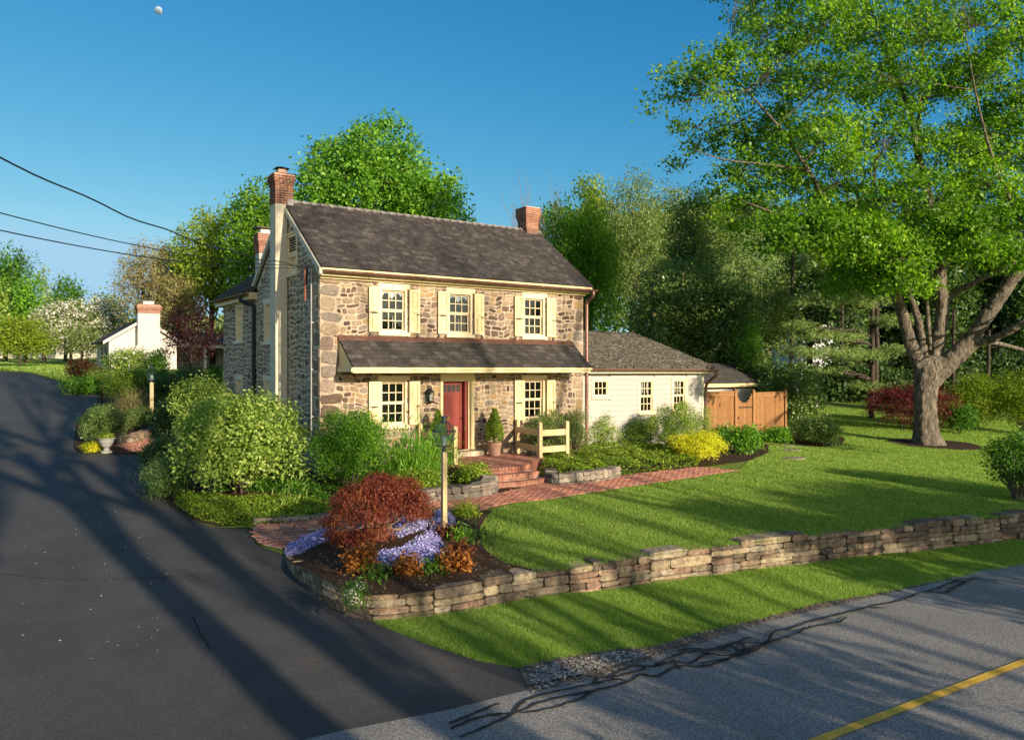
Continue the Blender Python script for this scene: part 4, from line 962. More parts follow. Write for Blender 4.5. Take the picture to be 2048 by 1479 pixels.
# ------------------------------------------------------------------ garage, shed, fence, far houses
def gframe(o,rz=RZ):
    c,s=math.cos(rz),math.sin(rz); return lambda a,b_:(o[0]+a*c-b_*s,o[1]+a*s+b_*c)
gar=thing('garage','white gabled garage with a big stucco chimney behind the driveway bushes','garage',(-30.2,60,4.0),RZ); GOF=(0,0,4.0)
b=MB(GOF); W_=4.75; zb,ze,za=3.6,6.42,7.95
b.add([(0,0,zb),(W_,0,zb),(W_,0,ze),(W_/2,0,za),(0,0,ze)],[(0,1,2,3,4)]); b.add([(0,7,zb),(W_,7,zb),(W_,7,ze),(W_/2,7,za),(0,7,ze)],[(0,1,2,3,4)])
b.quad((0,0,zb),(0,7,zb),(0,7,ze),(0,0,ze)); b.quad((W_,0,zb),(W_,7,zb),(W_,7,ze),(W_,0,ze))
b.box(-.03,.12,-.03,-.001,zb,ze-.1); b.build('wall',M['white'],gar)
b=MB(GOF); sl_=(za-ze)/(W_/2)
for sg,x0 in ((1,-.45),(-1,W_+.45)):
    slab(b,(x0,0,ze-.45*sl_+.1),(0,1,0),(sg,0,sl_),-.35,7.3,math.hypot(W_/2+.45,(W_/2+.45)*sl_),.1)
rf=b.build('roof',M['asproof'],gar)
b=MB(GOF)
for sg,x0 in ((1,-.47),(-1,W_+.47)):
    e=Vector((sg,0,sl_)).normalized(); A=Vector((x0,-.38,ze-.45*sl_-.12)); L_=math.hypot(W_/2+.47,(W_/2+.47)*sl_); q=A+e*L_
    b.hull8([A,A+Vector((0,.03,0)),q+Vector((0,.03,0)),q,A+Vector((0,0,.24)),A+Vector((0,.03,.24)),q+Vector((0,.03,.24)),q+Vector((0,0,.24))])
b.build('barge_board',M['white'],rf)
ch_=MB(GOF); cx=2.62; ch_.box(cx-.78,cx+.78,-.75,-.01,5.9,8.4)
ch_.hull8([(cx-1.15,-.78,3.6),(cx+1.15,-.78,3.6),(cx+1.15,-.01,3.6),(cx-1.15,-.01,3.6),(cx-1.15,-.78,5.3),(cx+1.15,-.78,5.3),(cx+1.15,-.01,5.3),(cx-1.15,-.01,5.3)])
ch_.hull8([(cx-1.15,-.77,5.3),(cx+1.15,-.77,5.3),(cx+1.15,-.01,5.3),(cx-1.15,-.01,5.3),(cx-.78,-.75,6.05),(cx+.78,-.75,6.05),(cx+.78,-.01,6.05),(cx-.78,-.01,6.05)])
chm=ch_.build('chimney',M['stucco_w'],gar)
st=brickstack(cx-.8,cx+.8,-.77,.03,8.4,9.1,corb(.25,.5,.07,.8),M['brick'],rg)
for q,_ in st: q.off=GOF
multi('chimney_top',st,chm,GOF)
b=MB(GOF); b.box(cx-.38,cx+.38,-.6,-.15,9.1,9.35); b.build('flue',M['white'],chm)
b=MB(GOF); b.box(cx-.45,cx+.45,-.67,-.08,9.35,9.39); b.build('chimney_cap',M['iron'],chm)
b=MB(GOF); b.box(-.04,-.003,1.4,2.3,4.6,5.9); b.box(-.04,-.003,3.4,4.3,4.6,5.9); b.build('side_window',M['iron'],gar)
# side wing of the garage
b=MB(GOF); b.box(W_,W_+.2,1.5,1.7,3.6,6.3); b.box(W_+2.4,W_+2.6,1.5,1.7,3.6,6.3); b.box(W_+5.6,W_+5.9,1.5,1.7,3.6,6.3); b.box(W_,W_+9,1.45,1.75,5.9,6.3); b.box(W_+5.9,W_+9,1.5,1.6,3.6,5.9); b.box(W_,W_+9,6.5,6.7,3.6,6.3); b.build('car_port',M['white'],gar)
b=MB(GOF); slab(b,(0,1.1,6.3),(1,0,0),(0,3.2,1.0),W_-.3,W_+9.4,3.35,.1); slab(b,(0,7.2,6.3),(1,0,0),(0,-3.2,1.0),W_-.3,W_+9.4,3.3,.1); b.build('car_port_roof',M['asproof'],gar)
# little shed behind the fence
s1=FS(1523,772,3.2)[0]; s0=FS(1415,772,3.2)[0]-.6
shd=thing('garden_shed','small white shed with a dark roof just behind the wooden gate','shed',(*H(s0,3.2),1.3),RZ); SO=(s0,3.2,1.3)
b=MB(SO); b.box(s0+.1,s1-.25,3.5,6.3,1.2,3.25); b.add([(s1-.25,3.5,3.25),(s1-.25,6.3,3.25),(s1-.25,4.9,4.0)],[(0,1,2)]); b.build('wall',M['white'],shd)
b=MB(SO); ze_=zpx(770,34); 
slab(b,(0,3.2,ze_),(1,0,0),(0,1.75,.95),s0,s1,1.99,.06); slab(b,(0,6.7,ze_),(1,0,0),(0,-1.75,.95),s0,s1,1.98,.06)
c=MB(SO); shingles(c,(0,3.17,ze_),(1,0,0),(0,1.75,.95),lambda y:(s0,s1),2.0,.15,(.15,.3),rg,.012)
rf=multi('roof',[(b,M['asproof']),(c,M['asproof'])],shd,SO)
b=MB(SO); b.box(s0-.02,s1+.03,3.14,3.19,ze_-.13,ze_+.03); b.build('fascia',M['cream'],rf)
# cedar fence and gate
fa=at(1411,32.0); fo=fa; fb=None
fd=SV; zg=1.25
fence=thing('wooden_fence','stained cedar board fence with a gate beside the white wing','fence',(fa[0],fa[1],zg),RZ)
Lp=lambda px:( (lambda q:(q*fa[1]-fa[0])/(SV.x-q*SV.y))((px-1024)/F) )
a_g0,a_g1,a_e=Lp(1470),Lp(1506),Lp(1570)
def boards(x0,x1,z0,z1f,rg,y0=0,wd=.095):
    b=MB(); x=x0
    while x<x1-.02: xe=min(x+wd-.005,x1); y=y0+rg.uniform(0,.006); b.box(x,xe,y,y+.02,z0,z1f((x+xe)/2)); x+=wd
    return b
for x0,x1,zt in ((0.05,a_g0-.06,1.93),(a_g1+.06,a_e-.06,1.86)):
    pan=boards(x0,x1,.0,lambda x:zt,rg).build('board_panel',M['cedar'],fence)
    b=MB(); b.box(x0,x1,-.03,.05,zt,zt+.05); b.box(x0,x1,-.022,-.002,zt-.14,zt-.03); b.build('top_rail',M['cedar'],pan)
for x,zt in ((a_g0,2.05),(a_g1,2.0),(a_e,1.97),(0.0,2.0)):
    b=MB(); b.box(x-.055,x+.055,-.06,.05,-.1,zt); b.add([(x-.065,-.07,zt),(x+.065,-.07,zt),(x+.065,.06,zt),(x-.065,.06,zt),(x,0,zt+.05)],[(0,1,4),(1,2,4),(2,3,4),(3,0,4)]); b.build('post',M['cedar'],fence)
gc=(a_g0+a_g1)/2; gw=(a_g1-a_g0)/2
gate=boards(a_g0+.06,a_g1-.06,.03,lambda x:1.90-.42*max(0,1-(abs(x-gc)/gw*1.15)**2.2),rg,y0=-.01).build('gate',M['cedar'],fence)
b=MB(); b.box(a_g0+.25,a_g1-.04,-.045,-.012,1.28,1.325); b.build('latch_bar',M['iron'],gate)
b=MB(); sx,sz=a_g0+.2,.86
b.prism([(sx+(.075 if k%2==0 else .03)*math.sin(math.pi*k/5),-.025,sz+(.075 if k%2==0 else .03)*math.cos(math.pi*k/5)) for k in range(10)],(0,.014,0)); b.build('star_ornament',M['iron'],gate)
# far houses glimpsed between trees
def farhouse(label,px,py,D,wm_,h,depth,mat,rz):
    x,y=at(px,D); z=float(g_low(x,y)); t=thing('house',label,'house',(x,y,z),rz); b=MB(); w2=wm_/2
    b.box(-w2,w2,-depth/2,depth/2,-.5,h); b.add([(-w2,-depth/2,h),(-w2,depth/2,h),(-w2,0,h+depth*.32)],[(0,1,2)]); b.add([(w2,-depth/2,h),(w2,depth/2,h),(w2,0,h+depth*.32)],[(0,1,2)]); b.build('wall',mat,t)
    b=MB(); slab(b,(0,-depth/2-.3,h-.1),(1,0,0),(0,1,.64),-w2-.3,w2+.3,(depth/2+.3)*1.187,.12); slab(b,(0,depth/2+.3,h-.1),(1,0,0),(0,-1,.64),-w2-.3,w2+.3,(depth/2+.3)*1.187,.12); b.build('roof',M['asproof'],t)
    for k in range(3):
        for zz in ((.9,) if h<4 else (.9,3.5)):
            b=MB(); xx=-w2+wm_*(k+.5)/3; b.box(xx-.4,xx+.4,-depth/2-.04,-depth/2-.005,zz,zz+1.2); b.build('window',M['iron'],t)
    return t
farhouse('distant pale house seen through the white blossom trees on the left',95,690,112,11,3.0,8,M['stucco'],.3)
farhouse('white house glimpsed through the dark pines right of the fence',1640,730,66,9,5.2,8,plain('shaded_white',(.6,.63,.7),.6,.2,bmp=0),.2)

# ------------------------------------------------------------------ lamp posts
def lamppost(label,x,y,zb,h,pw,lit=None):
    t=thing('lamp_post',label,'lamp post',(x,y,zb),RZ,'cream posts with glass lanterns'); w=pw/2; ph=h*.70
    b=MB(); b.box(-w,w,-w,w,-.2,ph*.12); b.hull8([(-w,-w,ph*.12),(w,-w,ph*.12),(w,w,ph*.12),(-w,w,ph*.12),(-w*.9,-w*.9,ph*.15),(w*.9,-w*.9,ph*.15),(w*.9,w*.9,ph*.15),(-w*.9,w*.9,ph*.15)]); b.box(-w*.9,w*.9,-w*.9,w*.9,ph*.15,ph-.02)
    b.hull8([(-w*.9,-w*.9,ph-.02),(w*.9,-w*.9,ph-.02),(w*.9,w*.9,ph-.02),(-w*.9,w*.9,ph-.02),(-w*.6,-w*.6,ph),(w*.6,-w*.6,ph),(w*.6,w*.6,ph),(-w*.6,w*.6,ph)])
    b.build('post',M['cream2'],t)
    z0=ph+.11; z1=z0+.30; z2=z1+.19; b=MB(); a=math.pi/4
    b.lathe([(.04,ph-.01),(.042,ph+.07),(.03,ph+.08),(.03,z0)],0,0,12); b.lathe([(.15,z0-.01),(.15,z0+.008)],0,0,4,a)
    lanternbox(b,0,0,z0,z1,.135,.24,.011,4,a); lanternbox(b,0,0,z1,z2,.25,.085,.012,4,a)
    b.lathe([(.085,z2-.01),(.085,z2+.005),(.055,z2+.015),(.055,z2+.09),(.07,z2+.095),(.07,z2+.11),(.02,z2+.125),(.012,z2+.15)],0,0,12)
    ln=b.build('lantern',M['verdigris'],t)
    b=MB(); 
    def fr4(r0,r1,za,zc):
        q=[(r*math.cos(a+math.pi/2*k),r*math.sin(a+math.pi/2*k),z) for r,z in ((r0,za),(r1,zc)) for k in range(4)]; b.add(q,[(k,(k+1)%4,(k+1)%4+4,k+4) for k in range(4)])
    fr4(.132,.236,z0+.005,z1-.005); fr4(.244,.085,z1+.005,z2-.005); b.build('lantern_glass',M['lglass'],ln)
    b=MB()
    for k in range(3): b.lathe([(.016,z0+.02),(.016,z0+.16),(.006,z0+.2)],.045*math.cos(k*2.1),.045*math.sin(k*2.1),8)
    b.build('candle_bulb',M['curtain'],ln); return t
# ------------------------------------------------------------------ wires and pole
xa,ya=H(-.1,.55)
pole=thing('utility_pole','wooden utility pole beyond the left edge carrying the wires','utility pole',(-12.5,3.0,0))
b=MB(); b.tube([(0,0,-.5),(0,0,9.6)],[.16,.11],12); b.box(-.9,.9,-.05,.05,8.9,9.0); b.build('shaft',M['bark_dk'],pole)
def wire(label,px0,py0,D0,end,sag,r,tw=0):
    x,y=at(px0,D0); z=zpx(py0,D0); e=Vector(end); s=Vector((x,y,z)); dv=(s-e); s2=e+dv*1.35; s2.z+=.35
    b=MB(); n=40; P=[]
    for i in range(n+1):
        t=i/n; p=s2.lerp(e,t); p.z-=sag*4*t*(1-t)*.5; 
        if tw: p.z+=.025*math.sin(t*38)*(.4+t); p.x+=.01*math.sin(t*51)
        P.append(p)
    b.tube(P,r,6); o=b.build('power_line',M['iron'])
    return tag(o,label,'power line','power lines running to the house gable')
wire('uppermost of three black power lines, thick and twisted, sloping down to the gable',0,291,11,(xa,ya,6.98),1.1,.013,1)
wire('middle one of three black power lines crossing the sky at left',0,422,11.5,(xa,ya,7.0),.75,.009)
wire('lowest of the three black power lines crossing the sky at left',0,457,12,(xa,ya,6.95),.75,.010)
b=MB(); bx=None
import bmesh as _bm
me=bpy.data.meshes.new('moon'); g=_bm.new(); _bm.ops.create_uvsphere(g,u_segments=32,v_segments=20,radius=8.2); g.to_mesh(me); g.free(); me.polygons.foreach_set('use_smooth',[True]*len(me.polygons))
mm,n,l,p=newmat('moon_surface'); t=nz(n,l,.14,5); r=ramp(n,[(.40,(.08,.13,.18)),(.58,(.20,.25,.29))]); l.new(t.outputs[0],r.inputs[0]); l.new(r.outputs[0],p.inputs['Base Color']); l.new(r.outputs[0],p.inputs['Emission Color']); p.inputs['Emission Strength'].default_value=.5; p.inputs['Roughness'].default_value=1; p.inputs['Specular IOR Level'].default_value=0  # bluish emission added to imitate the sky haze in front of the moon
o=link('moon',me,mm); o.location=(-.442*1700,1700,CZ+.449*1700); tag(o,'pale daytime moon high in the blue sky at upper left','moon')
# ------------------------------------------------------------------ plants
def nrm(v): return v/(np.linalg.norm(v,axis=-1,keepdims=True)+1e-9)
def clusters(blobs,nc,shell=.6,low=-.6):
    B=np.array(blobs,float); wt=(B[:,3]*B[:,5])**1.0; wt/=wt.sum(); k=rng.choice(len(B),nc,p=wt)
    d=nrm(rng.normal(size=(nc,3))); d[:,2]=np.where(d[:,2]<low,-d[:,2],d[:,2]); r=shell+(1-shell)*rng.random(nc)**.6
    r*=1+.12*np.sin(d[:,0]*7+k)+.10*np.sin(d[:,2]*9+k*2)
    c=B[k,:3]+d*B[k,3:6]*r[:,None]; return c,nrm(d/B[k,3:6]*B[k,3:6].mean(1,keepdims=True))
def leaves(c,nn,m,rc,size,asp=.55,out=.55,upb=.25,droop=0,flat=1.0,stretch=None):
    N=len(c)*m; C_=np.repeat(c,m,0); n_=np.repeat(nn,m,0)
    g=rng.normal(size=(N,3))*rc; g[:,2]*=flat
    if stretch: g[:,2]*=stretch
    P=C_+g; nr=nrm(n_*out+rng.normal(size=(N,3))*.6+np.array([0,0,upb]))
    a=rng.normal(size=(N,3)); a[:,2]-=droop*3; a=nrm(a-(a*nr).sum(1,keepdims=True)*nr); b=np.cross(nr,a)
    s=(size*rng.uniform(.5,1.4,N))[:,None]/2; a*=s; b*=s*asp
    return np.stack([P-a,P+b-.1*a+nr*s*.18,P+a,P-b-.1*a+nr*s*.18],1)
def limb(b,p,q,r0,r1,n=5,wob=.12,seg=6):
    p,q=Vector(p),Vector(q); L=(q-p).length; P=[];
    for i in range(seg+1):
        t=i/seg; v=p.lerp(q,t); k=wob*L*math.sin(math.pi*t); v+=Vector((random.uniform(-1,1),random.uniform(-1,1),random.uniform(-.3,1)))*k*.5; P.append(v)
    b.tube(P,[r0+(r1-r0)*i/seg for i in range(seg+1)],n,cap=False); return P
def bare(b,p,d,L,r,depth,spread=.6,nseg=4,up_=.15,kids=3,wv=.13):
    p=Vector(p); d=Vector(d).normalized(); P=[p]; 
    for i in range(nseg):
        d=(d+Vector((random.gauss(0,wv),random.gauss(0,wv),random.gauss(0,wv*.6)+up_*.3))).normalized(); P.append(P[-1]+d*L/nseg)
    b.tube(P,[r*(1-.45*i/nseg) for i in range(nseg+1)],max(4,min(8,3+depth)),cap=False)
    if depth<=0: return
    for k in range(kids):
        t=.45+.55*(k+1)/kids; i=min(nseg-1,int(t*nseg)-0) if t<1 else nseg-1; base=P[min(nseg,max(1,int(t*nseg)))]
        a=Vector((random.gauss(0,1),random.gauss(0,1),random.gauss(0,.5)))*spread
        bare(b,base,(d+a+Vector((0,0,up_))).normalized(),L*random.uniform(.58,.8),r*(.55 if k<kids-1 else .6),depth-1,spread,nseg,up_,kids,wv)
def plantobj(name,label,cat,base,V,mat,stems=None,smat='bark_dk',group=None,kid='foliage',extra=None,kind=None,rot=0):
    t=thing(name,label,cat,base,0,group)
    if kind: t['kind']=kind
    if extra is not None: npmesh2(kid,V,M[mat],extra[1],M[extra[2]],t,base)
    else: npmesh(kid,V,4,M[mat] if isinstance(mat,str) else mat,t,off=base)
    if stems is not None and stems.v: stems.off=base; stems.build('trunk' if 'tree' in name else 'stem',M[smat],t,smooth=True)
    return t
def lumps(c,R,n,k=.55,rr=.48,zmin=-.8):
    out=[(*c,R[0]*.62,R[1]*.62,R[2]*.62)]
    for i in range(n):
        z=1-2*(i+.5)/n; z=max(z,zmin); a=i*2.4+random.uniform(-.3,.3); r=math.sqrt(max(0,1-z*z))
        f=k*random.uniform(.85,1.15); s=rr*random.uniform(.75,1.2)
        out.append((c[0]+R[0]*f*r*math.cos(a),c[1]+R[1]*f*r*math.sin(a),c[2]+R[2]*f*z,R[0]*s,R[1]*s,R[2]*s))
    return out
def shrub(label,x0,x1,yt,yb,mat='green',leaf=.06,asp=.55,g=g_up,name='shrub',cat='shrub',group=None,cover=1.5,n=7,m=16,rc=None,depth=1.0,shell=.6,upb=.25,out=.55,droop=0,stems=6,smat='bark_dk',extra=None,Dadd=None,low=-.35,D=None,sink=0,kind=None,maxn=16000,bz=None,stretch=None):
    xm=(x0+x1)/2
    if D is None:
        bp=ray(xm,yb,g); rr=(x1-x0)/2/F*bp[1]; D=bp[1]+(rr*.8*depth if Dadd is None else Dadd)
    px,py=at(xm,D); rx=(x1-x0)/2/F*D; zb=float(g(px,py)) if bz is None else bz; zt=zpx(yt,D); h=max(zt-zb,.1)
    c=(px,py,zb+h*.5); B=lumps(c,(rx,rx*depth,h*.55),n,.6,.44)
    area=2*math.pi*rx*(rx*depth+h)*.5+math.pi*rx*rx; N=min(maxn,int(cover*area/(leaf*leaf*asp*.5))); nc=max(8,N//m)
    cc,nn=clusters(B,nc,shell,low); cc[:,2]=np.maximum(cc[:,2],zb+.02)
    V=leaves(cc,nn,m,rc or leaf*1.3,leaf,asp,out,upb,droop,stretch=stretch)
    st=MB()
    for i in range(stems):
        q=cc[rng.integers(len(cc))]; limb(st,(px+random.uniform(-.1,.1)*rx,py+random.uniform(-.1,.1)*rx,zb-.05),(px+(q[0]-px)*.9,py+(q[1]-py)*.9,q[2]*.92+zb*.08),.018+.01*h,.006,4)
    ex=None
    if extra:
        kid,emat,en,es=extra; k=rng.choice(len(cc),min(len(cc),en)); ex=(kid,leaves(cc[k]+nn[k]*leaf*1.2,nn[k],4,es*.7,es,.8,1.0,.4),emat)
    return plantobj(name,label,cat,(px,py,zb),V,mat,st,smat,group,extra=ex,kind=kind)
def tree(label,xm,w_,yt,yb,D,mat,leaf=.3,asp=.6,name='tree',n=12,cover=1.3,m=14,group=None,trunk=.25,smat='bark_dk',style='round',kk=.55,rr=.48,extra=None,maxn=14000,shell=.55,g=g_low,rcf=1.25,upb=.2,out=.6,depth=.9,cat='tree',droop=0,stretch=None):
    x,y=at(xm,D); rx=w_/2/F*D; zt=zpx(yt,D); zc0=zpx(yb,D); zb=float(g(x,y)); zc0=max(zc0,zb+.3); c=(x,y,(zt+zc0)/2); rz=(zt-zc0)/2
    if style=='cone':
        B=[]
        L=max(5,int((zt-zc0)/(rx*.45)))
        for i in range(L):
            t=(i+.5)/L; r=rx*(1-t*.85); zz=zc0+(zt-zc0)*t
            for k in range(4): a=i*1.3+k*1.57; B.append((x+r*.5*math.cos(a),y+r*.5*math.sin(a),zz,r*.6,r*.6,(zt-zc0)/L*.55))
    else: B=lumps(c,(rx,rx*depth,rz),n,kk,rr)
    area=4*math.pi*rx*(rx+rz)*.5; N=min(maxn,int(cover*area/(leaf*leaf*asp*.5))); nc=max(20,N//m)
    cc,nn=clusters(B,nc,shell,-.7); V=leaves(cc,nn,m,leaf*rcf,leaf,asp,out,upb,droop,stretch=stretch)
    st=MB(); top=(x+random.uniform(-.3,.3),y,zc0+(zt-zc0)*.55); limb(st,(x,y,zb-.2),top,trunk,trunk*.4,8,.03,7)
    for q in B[:min(len(B),14)]: 
        t=random.uniform(.35,.8); limb(st,(x,y,zb+(top[2]-zb)*t),(q[0],q[1],q[2]+q[5]*.3),trunk*.38,trunk*.08,5)
    ex=None
    if extra: kid,emat,en,es=extra; k=rng.choice(len(cc),en); ex=(kid,leaves(cc[k]+nn[k]*leaf*.8,nn[k],6,es*1.1,es,.8,1.0,.4),emat)
    return plantobj(name,label,cat,(x,y,zb),V,mat,st,smat,group,'crown',extra=ex)
# ---- grass blades
def blades(name,poly,N,g,hh,ww,label,holes=(),dmin=9,dmax=50,ampz=0,pw=2.0):
    P=np.array(poly); out=[]; tot=0; mn=P.min(0);mx=P.max(0)
    while tot<N:
        q=rng.uniform(mn,mx,(N,2)); D=q[:,1]
        k=(rng.random(N)<np.minimum(1,(13/np.maximum(D,1))**pw))&(np.abs(q[:,0])<D*.70+1)&(D>6); q=q[k]
        q=q[inpoly(q[:,0],q[:,1],poly)]
        for h_ in holes: q=q[~inpoly(q[:,0],q[:,1],h_)]
        out.append(q); tot+=len(q)
    q=np.concatenate(out)[:N]; D=q[:,1]; lod=np.clip(D/14,.8,2.6); z=g(q[:,0],q[:,1])-.01
    # mown grass: patchy height
    pt=1+.18*np.sin(q[:,0]*1.9+np.sin(q[:,1]*2.3)*1.5)+.14*np.sin(q[:,0]*5.1+q[:,1]*4.3)
    h_=hh*rng.uniform(.6,1.25,N)*pt*(lod**.25); w_=ww*rng.uniform(.7,1.3,N)*lod; a=rng.uniform(0,2*np.pi,N); lx=rng.normal(0,.45,N)*h_+.15*h_*np.sin(q[:,0]*2+q[:,1]); ly=rng.normal(0,.45,N)*h_
    b=np.stack([q[:,0],q[:,1],z],-1); dx=np.stack([np.cos(a),np.sin(a),0*a],-1)*(w_/2)[:,None]; tip=b+np.stack([lx,ly,h_],-1)
    o=npmesh(name,np.stack([b-dx,b+dx,tip],1),3,M['grass']); return tag(o,label,None,None,'stuff')
LAWNP=[up(*p) for p in [(1060,1141),(1010,1128),(975,1106),(960,1085),(958,1062),(970,1040),(985,1020),(1027,1007),(1102,999),(1190,985),(1260,974),(1477,942),(1500,923),(1538,906),(1538,893),(1520,885),(1590,891),(1640,895),(1684,891),(1691,878),(1662,866),(1600,858),(1592,835),(1600,813),(1725,816)]]
LAWNP+=[at(1800,44),at(2300,44)]+[(WALLS[-1][0]+3,WALLS[-1][1])]+[p for p in WALLS[::-1] if p[0]>LAWNP[0][0]]
E_=ellipse((TREE[0]+.2,TREE[1]-.1),1.7,1.65)
blades('grass',LAWNP,430000,g_up,.05,.0095,'mown green grass covering the raised front lawn',[E_])
VERGE=[p for p in WALLS if p[0]>WALL[5][0]-.1]+sh[::-1]+[lo(960,1324),lo(860,1292),lo(800,1269),lo(745,1243)]
blades('grass',VERGE,300000,g_low,.055,.0095,'green roadside grass between the stone wall and the road')
FARL=[lo(*p) for p in [(0,741),(60,744),(118,760),(150,778)]]+[at(150,66),at(150,84),at(-60,84),at(-60,60)]
blades('grass',FARL,26000,g_low,.12,.06,'pale sunlit grass beyond the far end of the driveway',pw=0)
# stray grass along drive and wall foot
# ---- the big maple
def PD(px,py,D): x,y=at(px,D); return Vector((x,y,zpx(py,D)))
DT=TREE[1]; tb=(TREE[0],TREE[1],float(g_up(*TREE)))
mt=thing('maple_tree','huge spreading maple with a thick furrowed trunk in a mulch ring on the lawn','tree',tb)
b=MB(tb)
trk=[(1858,900,0,.70),(1857,886,0,.64),(1854,868,0,.48),(1852,840,0,.44),(1851,800,0,.43),(1853,765,0,.45),(1858,735,0,.50),(1862,712,0,.40)]
def tubepd(L,n=14): b.tube([PD(x,y,DT+dd) for x,y,dd,r in L],[r for *_,r in L],n,cap=True)
def rib(L,n=22):
    pts=[PD(x,y,DT+dd) for x,y,dd,r in L]; m=len(pts); V=[]
    for i,p in enumerate(pts):
        r=L[i][3]
        for k in range(n):
            a=2*math.pi*k/n; fl=1+ (.16 if i<2 else .05)*math.sin(a*5+1)+.035*math.sin(a*9+i*1.3); V.append((p.x+r*fl*math.cos(a),p.y+r*fl*math.sin(a),p.z))
    b.add(V,[(i*n+k,i*n+(k+1)%n,(i+1)*n+(k+1)%n,(i+1)*n+k) for i in range(m-1) for k in range(n)])
tl=[]
for (A,B_) in zip(trk[:-1],trk[1:]):
    for k in range(3): t=k/3; tl.append(tuple(A[i]+(B_[i]-A[i])*t for i in range(4)))
tl.append(trk[-1]); rib(tl); b.f+=[tuple(range(22))[::-1],tuple(range(len(b.v)-22,len(b.v)))]
trunkb=b; b=MB(tb)
LM=[[(1846,745,0,.34),(1822,690,-.1,.28),(1804,626,-.3,.25),(1790,585,-.6,.22),(1775,550,-.9,.19),(1735,505,-1.4,.16),(1690,462,-2,.14),(1650,400,-2.4,.115),(1618,343,-2.8,.09),(1570,270,-3,.065),(1510,200,-3.2,.04),(1450,140,-3.3,.02)],
 [(1846,700,.2,.2),(1836,640,.5,.17),(1815,580,1,.14),(1790,520,1.5,.11),(1740,430,2,.08),(1680,340,2.4,.05),(1620,260,2.6,.03)],
 [(1864,735,.1,.36),(1876,680,.2,.31),(1884,619,.3,.28),(1880,560,.3,.27),(1874,500,.3,.25),(1866,430,.3,.21),(1850,360,.2,.18),(1834,300,0,.15),(1822,230,0,.12),(1795,160,-.4,.09),(1768,90,-.6,.065),(1740,10,-.8,.04),(1720,-60,-1,.02)],
 [(1836,305,0,.10),(1840,200,.6,.09),(1846,100,1,.065),(1858,0,1.2,.04),(1870,-90,1.3,.02)],
 [(1870,470,.3,.12),(1925,370,1,.10),(1985,270,1.6,.08),(2050,190,2,.05),(2100,100,2.2,.03)],
 [(1872,740,-.1,.40),(1905,715,-.3,.36),(1945,672,-.6,.33),(1980,622,-1,.31),(2020,565,-1.4,.29),(2070,500,-1.8,.26),(2130,400,-2.2,.2),(2180,280,-2.6,.14),(2220,150,-3,.08),(2250,30,-3,.04)],
 [(1888,608,.3,.16),(1915,583,.1,.14),(1960,560,-.4,.12),(2010,535,-.8,.11),(2080,500,-1,.08),(2160,470,-1,.04)],
 [(1950,690,-.6,.19),(1990,676,-1.2,.17),(2040,650,-2,.16),(2110,610,-2.6,.12),(2200,560,-3,.06)],
 [(1935,700,-.4,.12),(1980,685,.4,.10),(2048,700,1,.08),(2130,720,1.4,.05)],
 [(1866,430,.3,.09),(1800,405,-.6,.08),(1720,402,-1.6,.07),(1650,415,-2.6,.055),(1585,438,-3.4,.04),(1520,455,-4,.02)],
 [(1860,700,-.3,.10),(1856,640,-.7,.09),(1852,585,-1,.07),(1840,520,-1.4,.05),(1800,470,-1.8,.03)],
 [(1690,462,-2,.08),(1640,455,-2.6,.06),(1560,430,-3.2,.04),(1480,400,-3.6,.02)],
 [(1618,343,-2.8,.06),(1540,330,-3.4,.045),(1450,320,-3.8,.03),(1390,300,-4,.015)],
 [(2070,500,-1.8,.09),(2020,400,-2.6,.08),(1980,300,-3.2,.06),(1950,180,-3.6,.04),(1930,60,-3.8,.02)]]
nodes=[]
for L in LM:
    L=[(x,y,dd,r*.88) for x,y,dd,r in L]; q=[];m_=len(L)
    sp=[Vector(l) for l in [(l[0],l[1],l[2]) for l in L]]
    for i in range(m_-1):
        p0,p1,p2,p3=sp[max(i-1,0)],sp[i],sp[i+1],sp[min(i+2,m_-1)]
        for k in range(4):
            t=k/4; v=.5*((2*p1)+(p2-p0)*t+(2*p0-5*p1+4*p2-p3)*t*t+(3*p1-p0-3*p2+p3)*t**3); q.append((v.x,v.y,v.z,L[i][3]+(L[i+1][3]-L[i][3])*t))
    q.append(L[-1])
    if L[0][1]>=690:
        k_=max(i for i,v in enumerate(q) if v[3]>=.13 or i<3); hold=b; b=trunkb; down=[(1853,790,0,max(.1,L[0][3]*.7))] if L[0][3]>.15 else []
        tubepd(down+q[:k_+1],14); b=hold; q=q[max(0,k_-1):]
    tubepd(q,12)
    for x,y,dd,r in q[::2]: nodes.append((PD(x,y,DT+dd),r))
bl=[]
cpx=[(1450,130),(1400,200),(1430,290),(1480,370),(1540,60),(1550,170),(1540,270),(1560,360),(1620,440),(1500,440),(1640,60),(1660,160),(1650,270),(1690,370),(1700,470),(1760,520),(1740,60),(1750,170),(1770,290),(1790,410),(1830,480),(1840,80),(1860,200),(1890,310),(1870,400),(1940,50),(1950,160),(1975,270),(1960,380),(1930,470),(2040,90),(2060,210),(2050,320),(2070,430),(2150,120),(2160,280),(2150,420),(1480,-40),(1580,-60),(1700,-50),(1820,-50),(1940,-60),(2060,-40),(2160,0),(1640,-150),(1800,-160),(1960,-160),(2100,-150),(2250,200),(2270,360),(1720,560),(1790,560)]
for px,py,dd in ((1660,455,-4.5),(1700,505,-4),(1760,470,-4),(1800,520,-4),(1900,455,-4),(1925,500,-3.5),(1975,465,-4),(1610,470,-4.5),(1950,420,3),(1700,560,1),(1560,480,-4.5),(1990,520,-3)):
    p=PD(px,py,DT+dd); bl.append((p.x,p.y,p.z,1.25,1.25,.8))
